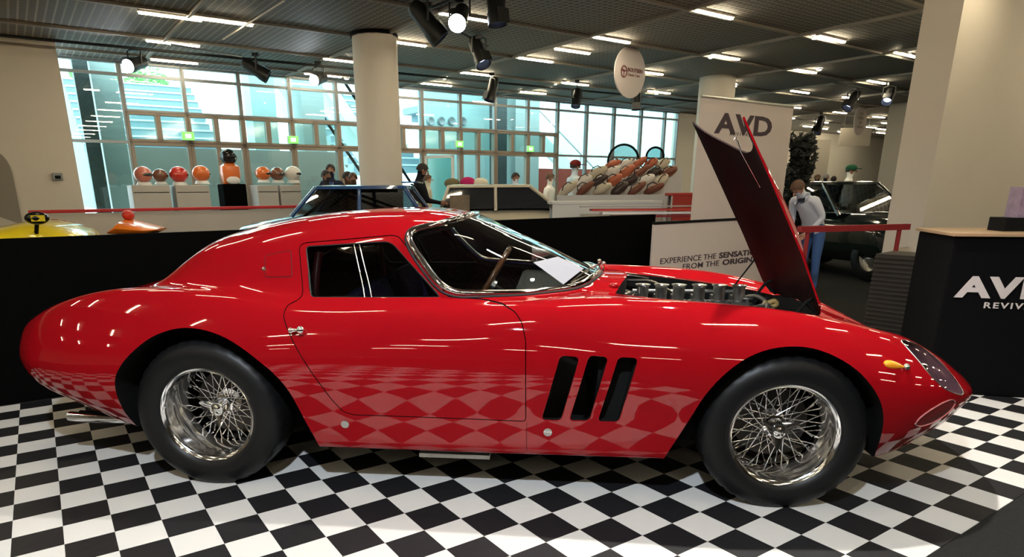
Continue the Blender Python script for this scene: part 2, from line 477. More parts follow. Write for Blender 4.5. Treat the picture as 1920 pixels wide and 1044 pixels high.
def patch(poly, mode, side=-1, off=0.0, step=0.02, thick=0.0, cast=None):
    # triangulated piece of the body surface inside a polygon; mode 'y' (x,z) or 'z' (x,y)
    P = [V((p[0], p[1])) for p in poly]; n = len(P)
    x0, x1 = min(p.x for p in P), max(p.x for p in P); y0, y1 = min(p.y for p in P), max(p.y for p in P)
    def inside(q):
        c = False
        for i in range(n):
            a, b = P[i - 1], P[i]
            if (a.y > q.y) != (b.y > q.y) and q.x < (b.x - a.x) * (q.y - a.y) / (b.y - a.y) + a.x: c = not c
        return c
    def dist(q):
        m_ = 9
        for i in range(n):
            a, b = P[i - 1], P[i]; ab = b - a; t = max(0, min(1, (q - a).dot(ab) / max(1e-12, ab.length_squared))); m_ = min(m_, (a + ab * t - q).length)
        return m_
    pts = list(P); q = V((x0, y0)); i = 0
    xx = x0
    while xx < x1:
        yy = y0
        while yy < y1:
            q = V((xx, yy))
            if inside(q) and dist(q) > step * .45: pts.append(q)
            yy += step
        xx += step
    r = delaunay_2d_cdt(pts, [(i, (i + 1) % n) for i in range(n)], [], 1, 1e-6)
    vs = []
    for p in r[0]:
        h = cast(p) if cast else (hit_y(p.x, p.y, side) if mode == 'y' else hit_z(p.x, p.y))
        if h is None and cast: h = cast(p * .97)
        if h is None: h = V((p.x, side * .6, p.y)) if mode == 'y' else V((p.x, p.y, .5))
        nn, d = surf_normal(h)
        vs.append((h + nn * off, nn))
    mb = MB()
    if not thick:
        mb.add([v for v, n_ in vs], [tuple(f) for f in r[2]])
    else:
        k = len(vs)
        mb.add([v for v, n_ in vs] + [v - n_ * thick for v, n_ in vs], [tuple(f) for f in r[2]] + [tuple(i + k for i in f[::-1]) for f in r[2]])
        ed = {}
        for f in r[2]:
            for a, b in zip(f, list(f[1:]) + [f[0]]): ed[(a, b)] = 1
        mb.add([], [])
        for a, b in ed:
            if (b, a) not in ed: mb.f.append((b, a, a + k, b + k)); mb.m.append(0)
    return mb
def on_surf(pts, mode, side=-1, off=0.0, sub=4, closed=True):
    out = []; P = [V((p[0], p[1])) for p in pts]; N = len(P)
    for i in range(N if closed else N - 1):
        a, b = P[i], P[(i + 1) % N]
        for k in range(sub):
            q = a.lerp(b, k / sub)
            h = hit_y(q.x, q.y, side) if mode == 'y' else hit_z(q.x, q.y)
            if h is None: continue
            nn, d = surf_normal(h); out.append(h + nn * off)
    if not closed:
        q = P[-1]; h = hit_y(q.x, q.y, side) if mode == 'y' else hit_z(q.x, q.y)
        if h is not None: out.append(h + surf_normal(h)[0] * off)
    return out

car = thing('sports_car', 'red vintage two-door racing coupe with raised bonnet on the chequered mat', 'car', (0, 0, 0))
# --- outlines taken from the photograph, turned into (x, z) shapes on the flank
archR = [(-.440, .10), (-.418, .365), (-.413, .428), (-.391, .507), (-.348, .570), (-.289, .628), (-.211, .684), (-.128, .716), (-.050, .727), (.039, .718), (.126, .691), (.211, .644), (.274, .594), (.325, .545), (.371, .477), (.403, .397), (.430, .316), (.462, .225), (.50, .10)]
archF = [(1.90, .10), (1.945, .22), (1.988, .323), (2.021, .401), (2.061, .497), (2.115, .578), (2.182, .637), (2.261, .674), (2.353, .690), (2.448, .684), (2.533, .655), (2.609, .609), (2.665, .552), (2.712, .482), (2.743, .404), (2.758, .33), (2.778, .25), (2.84, .10)]
archR = [V(p).to_2d() for p in catmull([V(p) for p in archR], 3)]
archF = [V(p).to_2d() for p in catmull([V(p) for p in archF], 3)]
door_px = [(540, 617), (532, 592), (539, 573), (562, 561), (568, 552), (562, 462), (571, 456), (733, 442), (747, 444), (839, 557), (905, 562), (945, 572), (966, 586), (978, 606), (985, 640), (985, 789), (664, 777), (645, 772), (622, 748), (590, 705), (566, 668)]
def P3(px, py, fy): 
    h = hit_px(px, py)
    if h is None: h = at_y(px, py, fy)
    return V((h.x, h.z))
DOOR = [P3(a, b, -.8) for a, b in door_px]
DOOR = rpoly(DOOR, .012, 2)
WIN = rpoly([P3(573, 461, -.6), P3(733, 451, -.6), P3(826, 557, -.7), P3(581, 557, -.7)], [.02, .04, .012, .02], 5)
VENTS = [rpoly([P3(a, b, -.84) for a, b in q], .022, 5) for q in (
    [(1050, 666), (1087, 669), (1052, 788), (1015, 787)], [(1104, 666), (1141, 669), (1105, 789), (1067, 788)], [(1159, 669), (1197, 671), (1160, 791), (1120, 790)])]
ws_px = [(889, 404), (860, 411), (822, 421), (790, 428), (773, 435), (768, 447), (776, 466), (800, 501), (826, 533), (843, 544), (868, 550), (940, 550), (1000, 548), (1060, 541), (1098, 529)]
wsn = [hit_px(a, b) for a, b in ws_px]
wsn = [V((h.x, min(0, h.y))) for h in wsn if h is not None]
wsn[0].y = 0.0
wsn.append(V((1.672, -.16)))
WS = wsn + [V((1.690, 0))] + [V((p.x, -p.y)) for p in wsn[:0:-1]]
WS = [V(p).to_2d() for p in catmull(WS, 3, closed=True)]
OPEN = [(2.665, -.40), (2.665, .40), (1.735, .445), (1.770, .30), (1.815, .15), (1.835, 0), (1.815, -.15), (1.770, -.30), (1.735, -.445)]
OPEN = rpoly(OPEN, [.06, .06, .03, .1, .1, .1, .1, .1, .03], 4)
RW = rpoly([(-.50, -.34), (-.18, -.36), (-.18, .36), (-.50, .34)], .07, 5)

# --- the painted shell
LAMPBOWL = mat('lamp_bowl_silver', (.30, .17, .20), .22, .6)
body = REFB.build('body_shell', [RED, BLACK, LAMPBOWL])
body.data.polygons.foreach_set('material_index', [1 if (p.normal.z < -.93 and p.center.z < .5) else 0 for p in body.data.polygons])
for side in (-1, 1):
    for A in (archR, archF):
        boolean(body, cutter(yprism(A, side * 1.3, side * .50)))
def cavity(x0, x1, zf, off, zcut=None, n=26, m=40):
    rs = []
    for i in range(n):
        x = x0 + (x1 - x0) * i / (n - 1)
        h = [p for p in section(x, off)]
        o = []
        for a, b in zip(h[:-1], h[1:]):
            if a.y >= zf: o.append(a)
            if (a.y - zf) * (b.y - zf) < 0: o.append(a.lerp(b, (a.y - zf) / (a.y - b.y))); break
        o.append(V((0, zf)))
        L_ = [0]
        for a, b in zip(o[:-1], o[1:]): L_.append(L_[-1] + (b - a).length)
        # arc-length resample, keeping the floor corner
        corner = L_[-2]; res = []
        for k in range(m): 
            s = corner * k / (m - 1); j = 0
            while j < len(L_) - 2 and L_[j + 1] < s: j += 1
            t = (s - L_[j]) / max(1e-9, L_[j + 1] - L_[j]); res.append(o[j].lerp(o[j + 1], t))
        res.append(V((0, zf)))
        r = [V((x, -p.x, p.y)) for p in res]; l = [V((x, p.x, p.y)) for p in res[1:-1]]
        rs.append(r + l[::-1])
    return MB().loft(rs)
boolean(body, cutter(cavity(.475, 1.655, .27, .028)))
boolean(body, cutter(cavity(-.46, .50, .765, .028)))
boolean(body, cutter(zprism(OPEN, .36, 1.3)))
for side in (-1, 1):
    boolean(body, cutter(yprism(WIN, side * 1.2, side * .40)))
    for vp in VENTS: boolean(body, cutter(yprism(vp, side * 1.2, side * .775)))
boolean(body, cutter(zprism(WS, .80, 1.4)))
boolean(body, cutter(zprism(RW, .80, 1.4)))
# nose intake and headlamp pockets
nose_ring = [(.30 * math.copysign(abs(math.cos(a)) ** .8, math.cos(a)), .385 + .042 * math.sin(a)) for a in [2 * PI * k / 40 for k in range(40)]]
boolean(body, cutter(MB().prism(nose_ring, lambda p: V((3.02, p[0], p[1])), lambda p: V((3.5, p[0], p[1])))))
LAMPD = V((.60, -.62, .50)).normalized()
lx = V((0, 0, 1)).cross(LAMPD).normalized(); ly = LAMPD.cross(lx)
lamp_px = [(1690, 640), (1707, 659), (1722, 676), (1741, 700), (1757, 716), (1772, 729), (1790, 737), (1806, 738)]
LO = V((3.06, -.58, .55))
lamp_h = [hit_px(a, b) for a, b in lamp_px]
lamp2 = [V(((h - LO).dot(lx), (h - LO).dot(ly))) for h in lamp_h if h is not None]
a_, b_ = lamp2[0], lamp2[-1]; ax = (b_ - a_); L2 = ax.length; ax.normalize(); nrm = V((-ax.y, ax.x))
wid = max(abs((p - a_).dot(nrm)) for p in lamp2); sgn = 1 if (lamp2[len(lamp2) // 2] - a_).dot(nrm) > 0 else -1
far = [a_ + ax * (L2 * t) - nrm * sgn * (.085 * math.sin(PI * t ** .8) ** .8) for t in (.93, .82, .68, .52, .36, .22, .1)]
LAMP = [V(p).to_2d() for p in catmull([V((p.x, p.y)) for p in lamp2 + far], 3, closed=True)]
def lamp3(p, side, h): 
    q = LO + lx * p[0] + ly * p[1] + LAMPD * h
    return V((q.x, q.y if side < 0 else -q.y, q.z))
for side in (-1, 1):
    boolean(body, cutter(MB().prism([tuple(p) for p in LAMP], lambda p: lamp3(p, side, -.11), lambda p: lamp3(p, side, .3)), 2))

# --- doors lifted out of the shell
def make_door(side):
    d = body.copy(); d.data = body.data.copy(); COL.objects.link(d); d.name = 'door'; d.data.name = 'door'
    boolean(d, cutter(yprism(DOOR, side * 1.2, side * .30)), 'INTERSECT')
    return d
doors = [make_door(s) for s in (-1, 1)]
for side in (-1, 1):
    boolean(body, cutter(yprism(offset_poly(DOOR, .0038), side * 1.2, side * .42)))
for o in doors + [body]:
    renormal(o.data); o.parent = car
body['label'] = 'glossy red painted shell'
# --- bonnet: the surface over the opening, lifted about its front hinge
BON = [V(p).to_2d() for p in catmull([V(p) for p in [(1.735, .438), (1.79, .36), (1.86, .24), (1.905, .10), (1.912, 0), (1.905, -.10), (1.86, -.24), (1.79, -.36), (1.735, -.438)]], 4)] + [V((2.0, -.437)), V((2.35, -.423)), V((2.60, -.400)), V((2.655, -.34)), V((2.66, 0)), V((2.655, .34)), V((2.60, .400)), V((2.35, .423)), V((2.0, .437))]
bmb = patch(BON, 'z', off=0.0, step=.028, thick=.008)
bon = bmb.build('bonnet', [RED, mat('bonnet_underside', (.008, .0006, .001), .55, spec=.15)], car)  # underside near-black maroon, the shade beneath the panel put into the colour
hx, hz_ = 2.675, hit_z(2.66, 0).z - .02
Rb = Matrix.Rotation(math.radians(54.5), 4, 'Y')
for v in bon.data.vertices: v.co.z += .018 * (1 - min(1, abs(v.co.y) / .43) ** 2.4) * min(1, max(0, (2.66 - v.co.x) / .35)) - .006
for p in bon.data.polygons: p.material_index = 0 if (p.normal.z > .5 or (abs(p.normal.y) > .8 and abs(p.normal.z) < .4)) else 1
bon.data.transform(Matrix.Translation((hx, 0, hz_)) @ Rb @ Matrix.Translation((-hx, 0, -hz_)))
for v in bon.data.vertices:
    t = (v.co.z - hz_) / .82; e = max(0, v.co.y) / .42 * t
    v.co += V((-.03, 0, .062)) * e
bon.data.polygons.foreach_set('use_smooth', [True] * len(bon.data.polygons)); bon.data.set_sharp_from_angle(angle=math.radians(35))
bon['label'] = 'raised red bonnet with dark underside'
# ------------------------------------------------------------------ glass, trims and fittings of the car
GLASS = glassmat('car_glass', (.55, .58, .57), .004, 1.5, 1.2)
GLASS_SIDE = glassmat('side_glass', (.30, .31, .31), .01, 1.45, .8)
PLEXI = glassmat('plexiglass', (.95, .93, .94), .005, 1.45, .8)
SEAMM = mat('seam_shadow_gap', (.05, .002, .003), .7)
def sm(o, a=60):
    o.data.polygons.foreach_set('use_smooth', [True] * len(o.data.polygons)); o.data.set_sharp_from_angle(angle=math.radians(a)); return o
g = sm(patch(WS, 'z', off=.002, step=.03).build('windscreen', GLASS, car, fix=False))
sm(MB().tube(on_surf(WS, 'z', off=.004, sub=1), .0145, 10, True).build('windscreen_trim', CHROME, car))
sm(MB().tube(on_surf(offset_poly(WS, .017), 'z', off=.000, sub=1), .006, 6, True).build('windscreen_gasket', mat('gasket', (.01, .01, .01), .6), car))
sm(patch(RW, 'z', off=-.004, step=.05).build('rear_window', GLASS, car, fix=False))
for s, d in zip((-1, 1), doors):
    g = sm(patch(WIN, 'y', s, off=-.010, step=.04).build('side_window', GLASS_SIDE, car, fix=False))
    x0, x1 = [P3(*p, -.65) for p in ((662, 451), (683, 556))]
    for dx in (0, .030):
        q = on_surf([(x0.x + dx * .8, x0.y), (x1.x + dx, x1.y)], 'y', s, off=-.006, sub=6, closed=False)
        sm(MB().tube(q, .0022, 6).build('window_channel', ALU, car))
    sm(MB().tube(on_surf(WIN, 'y', s, off=-.004, sub=2), .004, 6, True).build('window_gasket', mat('gasket'), car))
    # flap with its lock behind the side window
    fp = [P3(*p, -.8) for p in ((498, 480), (545, 470), (547, 518), (498, 519))]
    fp = rpoly(fp, .012, 3)
    sm(patch(fp, 'y', s, off=.0022, step=.02, thick=.004).build('quarter_panel_flap', RED, car), 40)
    sm(MB().tube(on_surf(offset_poly(fp, .002), 'y', s, off=.0004, sub=2), .0016, 5, True).build('panel_seam', SEAMM, car))
    q = P3(496, 505, -.8); h = hit_y(q.x, q.y, s); n_ = surf_normal(h)[0]
    MB().cyl(h - n_ * .004, h + n_ * .008, .012, .010, 20).ball(h + n_ * .009, .0065).build('flap_lock', CHROME, car, 40)
    # door handle
    a = P3(548, 622, -.8); b = P3(566, 621, -.8)
    ha, hb = hit_y(a.x, a.y, s), hit_y(b.x, b.y, s); n_ = surf_normal(hb)[0]
    MB().cyl(hb - n_ * .004, hb + n_ * .014, .019, .016, 20).ball(hb + n_ * .018, .018).tube([hb + n_ * .018, (ha + hb) / 2 + n_ * .020, ha + n_ * .018], [.009, .007, .011], 10).ball(ha + n_ * .018, .013).build('handle', CHROME, d, 40)
    d['label'] = 'red door with its window frame'
    # jacking plugs on the sill
    for p in ((647, 795), (1027, 810)):
        q = P3(*p, -.8); h = hit_y(q.x, q.y, s); n_ = surf_normal(h)[0]
        MB().cyl(h - n_ * .003, h + n_ * .003, .0185, .0175, 28).box(h + n_ * .004, (.030, .003, .004)).build('jacking_plug', ALU, car, 40)
    a, b = P3(987, 791, -.8), P3(988, 850, -.8)
    b.y = max(b.y, .215)
    sm(MB().tube(on_surf([(a.x, a.y), (a.x + .002, b.y)], 'y', s, off=0, sub=8, closed=False), .0013, 5).build('panel_seam', SEAMM, car))
    # vents: a dark finned insert behind each slanted slot
    for vp in VENTS:
        sm(MB().tube(on_surf(offset_poly(vp, .001), 'y', s, off=.0, sub=1), .0022, 6, True).build('vent_surround', RED, car))
    # indicator
    ic = P3(1684, 686, -.8); h = hit_y(ic.x, ic.y, s); n_ = surf_normal(h)[0]
    tx = (V((1, 0, .02)) - n_ * n_.x).normalized(); ty = n_.cross(tx)
    rg = []
    for k in range(15):
        t = k / 14; rr = .0165 * math.sin(PI * min(1, t ** .62)) ** .75 + .0006; cx = -.066 + .098 * t
        rg.append([h + tx * cx + ty * (rr * math.cos(2 * PI * j / 12)) + n_ * (rr * .85 * math.sin(2 * PI * j / 12)) for j in range(12)])
    AMB = mat('amber_lens', (.95, .36, .015), .12, coat=1.0, spec=.6)
    ind = MB().loft(rg).build('indicator_lamp', AMB, car, 60)
    MB().ball(h + tx * .034 + n_ * .003, (.014, .014, .014)).build('chrome_cap', CHROME, ind, 60)
    # oval side recess near the nose under a clear cover
    oc = hit_px(1753, 773); o1 = hit_px(1717, 794); o2 = hit_px(1790, 754)
    ax_ = V((o2.x - o1.x, o2.z - o1.z)); A_ = ax_.length / 2; ax_.normalize(); bx_ = V((-ax_.y, ax_.x)); cc = V(((o1.x + o2.x) / 2, (o1.z + o2.z) / 2))
    ov = [cc + ax_ * (A_ * math.cos(t)) + bx_ * (.040 * math.sin(t)) for t in [2 * PI * k / 40 for k in range(40)]]
    ovp = [p for p in ov]
    sm(MB().tube(on_surf(ovp, 'y', s, off=.001, sub=1), .0032, 6, True).build('recess_rim', mat('rim_plexi_highlight', (.55, .16, .16), .2, coat=1), car))  # rim colour lightened to carry the highlight of the plexi edge
    sm(patch(ovp, 'y', s, off=.0012, step=.02).build('recess_cover', mat('recess_red', (.22, .008, .01), .15, coat=1.0), car, fix=False))
    for p in (ov[0], ov[20]):
        hh = hit_y(p.x, p.y, s)
        MB().ball(hh, .005).build('rivet', CHROME, car, 60)
    # headlamp
    def cast(p, s=s):
        o = lamp3(p, s, .3); dd = V((-LAMPD.x, -LAMPD.y if s < 0 else LAMPD.y, -LAMPD.z)); r = BV.ray_cast(o, dd); return r[0]
    lp = [p for p in LAMP]
    cen = sum(lp, V((0, 0))) / len(lp)
    gl = sm(patch(lp, 'l', s, off=.003, step=.02, cast=lambda p: cast(p) or cast(cen + (p - cen) * .97) or cast(cen + (p - cen) * .93)).build('headlamp_cover', PLEXI, car, fix=False))
    rim = [cast(p) or cast(cen + (p - cen) * .97) for p in lp]
    sm(MB().tube([r for r in rim if r is not None], .0022, 6, True).build('cover_trim', ALU, car))
    D3 = V((LAMPD.x, LAMPD.y if s < 0 else -LAMPD.y, LAMPD.z)); oc3 = lamp3(cen + V((.02, -.035)), s, -.045)
    q = V((.93, -.22 * (1 if s < 0 else -1), .12)).normalized()
    lampo = MB()
    Mq = q.to_track_quat('Z', 'Y').to_matrix()
    lm = MB()
    for pr in ([(.004, -.05), (.03, -.045), (.052, -.025), (.060, 0), (.064, .002), (.064, .006), (.059, .007)],):
        vs = []
        for r_, h_ in pr:
            for i in range(28):
                a = 2 * PI * i / 28; vs.append(oc3 + Mq @ V((r_ * math.cos(a), r_ * math.sin(a), h_)))
        fs = [(j * 28 + i, j * 28 + (i + 1) % 28, (j + 1) * 28 + (i + 1) % 28, (j + 1) * 28 + i) for j in range(len(pr) - 1) for i in range(28)]
        lm.add(vs, fs)
    hl = lm.build('headlamp', CHROME, car, 60)
    ln = MB(); vs = [oc3 + Mq @ V((0, 0, .026))]; fs = []
    for j in range(1, 6):
        ph = j / 5
        for i in range(28):
            a = 2 * PI * i / 28; vs.append(oc3 + Mq @ V((.060 * ph * math.cos(a), .060 * ph * math.sin(a), .004 + .022 * (1 - ph * ph))))
    fs += [(0, 1 + i, 1 + (i + 1) % 28) for i in range(28)]
    for j in range(4): fs += [(1 + j * 28 + i, 1 + (j + 1) * 28 + i, 1 + (j + 1) * 28 + (i + 1) % 28, 1 + j * 28 + (i + 1) % 28) for i in range(28)]
    ln.add(vs, fs).build('lens', glassmat('lamp_lens', (.85, .87, .9), .05, 1.6, 1.5), hl, 60)
    # twin tailpipes
    for k in (0, 1):
        p = at_y(142, 775 + k * 7, -.56); y = -.56 - k * .07 * -1
        e = V((p.x, s * abs(-.60 + k * .075), p.z)); f = e + V((.55, 0, .0))
        MB().tube([e, e + V((.12, 0, -.004)), f], .024, 16, cap=False).tube([e + V((.0, 0, 0)), e + V((.3, 0, -.003))], .020, 16).build('tailpipe', CHROME, car, 50)
# bar of the lifting point under the near sill
p, q = at_y(788, 848, -.70), at_y(919, 851, -.70)
MB().box(((p.x + q.x) / 2, -.70, p.z - .002), (q.x - p.x, .05, .018)).box((p.x + (q.x - p.x) * .5, -.727, p.z), (.004, .006, .02)).cyl((p.x + .05, -.728, p.z - .006), (p.x + .05, -.722, p.z - .006), .005).cyl((q.x - .05, -.728, p.z - .006), (q.x - .05, -.722, p.z - .006), .005).build('sill_bar', mat('pale_alloy', (.62, .62, .60), .45, .2), car)
# underbody so that the floor pan closes the shell between the wheels
MB().box((1.2, 0, .175), (3.2, .95, .03)).build('floor_pan', BLACK, car)

# bullet mirror on the far door and wiper, seen through the screen
mb = MB(); c = at_y(1000, 473, .84)
mb.lathe([(.004, .115), (.020, .09), (.036, .045), (.046, 0), (.050, -.005), (.042, -.010)], 'X', c, 24)
mb.cyl(c + V((.02, 0, -.02)), V((c.x + .03, .79, c.z - .12)), .006)
mb.build('door_mirror', mat('pale_chrome', (.85, .86, .88), .3, .85), car, 50)
wa = hit_px(1120, 505); wb = hit_px(1068, 534)
if wa and wb:
    n_ = V((.3, -.2, .9)).normalized()
    MB().tube([wa + n_ * .03, (wa + wb) / 2 + n_ * .035, wb + n_ * .012], .005, 6).tube([wb + n_ * .008 + V((-.02, -.13, -.03)) * 0, wb + n_ * .006, hit_px(1098, 519) + n_ * .006], .004, 6).build('wiper', mat('dark_chrome', (.25, .24, .22), .2, 1.0), car, 50)
for px_ in ((1132, 494), (1124, 489)):
    c = at_y(px_[0], px_[1], .05); MB().ball(c, .011).cyl(c, c + V((0, 0, -.04)), .005).build('washer_jet', CHROME, car, 60)
# bonnet catches on the cowl
for y in (-.33, .30):
    c = hit_z(1.742, y); MB().ball(c + V((0, 0, .006)), (.022, .016, .014)).build('bonnet_catch', RED, car, 60)

# cabin
CAB = mat('cabin_black', (.012, .012, .013), .75, spec=.2)
BLUE = mat('seat_blue', (.010, .010, .055), .8, spec=.2)
for y in (-.34, .34):
    s_ = MB()
    s_.box((.86, y, .50), (.50, .46, .12)).box((.86, y - .22, .56), (.48, .06, .16)).box((.86, y + .22, .56), (.48, .06, .16))
    st = s_.build('seat', BLUE, car, bevel=.03)
    M_ = Matrix.Rotation(math.radians(-22), 3, 'Y')
    MB().box((.66, y, .66), (.10, .44, .40), M=M_).build('seat_back', BLUE, st, bevel=.03)
MB().box((1.40, 0, .72), (.25, 1.20, .18)).build('dashboard', mat('dash_crackle', (.02, .02, .02), .6, bump=(300, .3)), car, bevel=.03)
# wood-rimmed steering wheel
sc = V((1.165, -.30, .845)); q = V((-.86, 0, .50)).normalized(); Mq = q.to_track_quat('Z', 'X').to_matrix()
ringp = [sc + Mq @ V((.185 * math.cos(2 * PI * k / 40), .185 * math.sin(2 * PI * k / 40), 0)) for k in range(40)]
sw = MB().tube(ringp, .013, 10, True).build('steering_wheel', mat('varnished_wood', (.13, .05, .02), .25, coat=.8), car, 60)
sp = MB()
for k in range(3):
    a = PI / 2 + k * 2 * PI / 3; sp.box(sc + Mq @ V((.095 * math.cos(a), .095 * math.sin(a), -.01)), (.17, .022, .003), M=Mq @ Matrix.Rotation(a, 3, 'Z'))
sp.cyl(sc - q * .03, sc + q * .005, .03, n=20).build('wheel_spokes', ALU, sw, 40)
MB().cyl(sc, sc - q * .30 , .016).build('steering_column', CAB, car, 40)
# roll hoop tubes behind the seats and along the roof
MB().tube(catmull([V((.40, -.60, .35)), V((.42, -.58, .85)), V((.43, -.44, 1.08)), V((.43, 0, 1.135)), V((.43, .44, 1.08)), V((.42, .58, .85)), V((.40, .60, .35))], 5), .018, 10).tube([V((.43, .40, 1.09)), V((.10, -.45, .82))], .015, 8).build('roll_hoop', mat('dark_red_tube', (.10, .01, .012), .4), car, 50)

# engine
ENG = MB().box((2.16, 0, .52), (.72, .40, .24)).build('engine', mat('engine_dark', (.03, .03, .03), .5, .3), car, bevel=.02)
for y in (-.13, .13):
    vc = MB().box((2.16, y, .665), (.68, .13, .07)).build('valve_cover', mat('black_crackle', (.012, .012, .012), .45, bump=(400, .6)), ENG, bevel=.02)
CARB = mat('carburettor_alloy', (.16, .155, .145), .42, .8)
for k, px_ in enumerate((1205, 1240, 1273, 1311, 1349, 1386)):
    b = at_y(px_, 541, -.02); x = b.x; y = -.02
    cb = MB().cyl((x, y, .66), (x, y, .735), .034, .034, 20).box((x, y, .722), (.088, .085, .016)).box((x + .0, y + .06, .715), (.05, .05, .075)).cyl((x - .036, y - .036, .71), (x - .036, y - .036, .74), .006).cyl((x + .036, y - .036, .71), (x + .036, y - .036, .74), .006).cyl((x + .045, y - .03, .69), (x + .045, y - .05, .69), .011).build('carburettor', CARB, ENG, 40)
    MB().lathe([(.021, .73), (.0285, .73), (.0285, .795), (.031, .803), (.037, .808), (.037, .811), (.030, .810), (.024, .800), (.021, .76)], 'Z', (x, y, 0), 28, close=True).build('intake_trumpet', ALU, cb, 50)
ab = at_y(1163, 541, -.15)
MB().ball((ab.x + .02, -.10, .745), (.075, .13, .05), 24, 12).cyl((ab.x + .05, -.14, .76), (ab.x + .07, -.14, .74), .035).build('air_duct', mat('gloss_black', (.01, .01, .01), .15), ENG, 50)
MB().tube(catmull([V((1.86, .20, .80)), V((1.98, .16, .80)), V((2.06, .10, .765)), V((2.10, .05, .74))], 5), .008, 8).tube(catmull([V((1.80, .32, .815)), V((1.90, .30, .81)), V((1.98, .25, .80))], 5), .009, 8).build('fuel_line', mat('dark_chrome'), ENG, 50)
MB().tube([V((1.88, .12, .755)), V((2.42, .12, .755))], .012, 10).build('throttle_rod', CARB, ENG, 50)
h1 = [at_y(*p, -.1) for p in ((1432, 566), (1445, 574), (1456, 571), (1452, 564), (1440, 568))]
for p in h1: p.z = min(p.z, .745)
MB().tube(catmull(h1, 5), .012, 10).build('coolant_hose', mat('ochre_hose', (.28, .20, .07), .5), ENG, 60)
h2 = [V((2.45, -.05, .70)), V((2.47, -.18, .735)), V((2.44, -.28, .73)), V((2.40, -.33, .70))]
MB().tube(catmull(h2, 5), .014, 10).tube(catmull([V((2.40, .10, .72)), V((2.48, 0, .75)), V((2.52, -.14, .70))], 5), .012, 8).ball((2.42, -.03, .745), (.03, .022, .012)).build('radiator_hose', CARB, ENG, 60)
MB().box((2.585, -.20, .655), (.10, .16, .09)).build('header_tank', mat('orange_brown', (.30, .05, .012), .5), ENG, bevel=.012)
MB().box((2.62, 0, .50), (.05, .70, .26)).build('radiator', BLACK, car)
# bonnet stay and hinges
p0 = at_y(1377, 535, .40); p1 = at_y(1432, 465, .40)
MB().tube([p0, p1], .0045, 8).build('bonnet_stay', BLACK, car, 60)
for y in (-.30, .30):
    a = V((2.55, y, .70)); b = V((2.60, y, .775)); c_ = V((2.645, y, .80)); d_ = V((2.66, y, .72))
    MB().tube([a, b, c_], .008, 8).tube([b, d_], .007, 8).build('bonnet_hinge', BLACK, car, 60)
lt = [at_y(*p, -.30) for p in ((1391, 253), (1394, 247), (1397, 253), (1404, 275), (1440, 342))]
off_ = V((-.03, 0, -.02))
MB().tube([p + off_ for p in lt], [.004, .004, .004, .003, .002], 8).build('latch_rod', CHROME, bon, 60)

# ------------------------------------------------------------------ wheels
def tyre_mesh(w, R, r0):
    hw = w / 2
    prof = [(r0, -hw * .80), (r0 + .010, -hw * .93), (r0 + .030, -hw * 1.03), (r0 + .062, -hw * 1.07), (R - .032, -hw * 1.0), (R - .015, -hw * .90), (R - .006, -hw * .80), (R - .001, -hw * .66), (R, -hw * .33), (R, 0)]
    prof = prof + [(r, -h) for r, h in prof[-2::-1]]
    n = 144; vs = []; fs = []
    for j, (r, h) in enumerate(prof):
        for i in range(n):
            a = 2 * PI * i / n
            rr = r - (.006 if (j in (6, 7, len(prof) - 7, len(prof) - 8) and i % 4 == 0) else 0)
            vs.append(V((rr * math.cos(a), h, rr * math.sin(a))))
    for j in range(len(prof) - 1):
        for i in range(n): fs.append((j * n + i, j * n + (i + 1) % n, (j + 1) * n + (i + 1) % n, (j + 1) * n + i))
    vs = [V((v.x, v.y * (1 + max(0, (-v.z - R + .05)) * 1.6), max(v.z, -R + .010))) for v in vs]
    return MB().add(vs, fs)
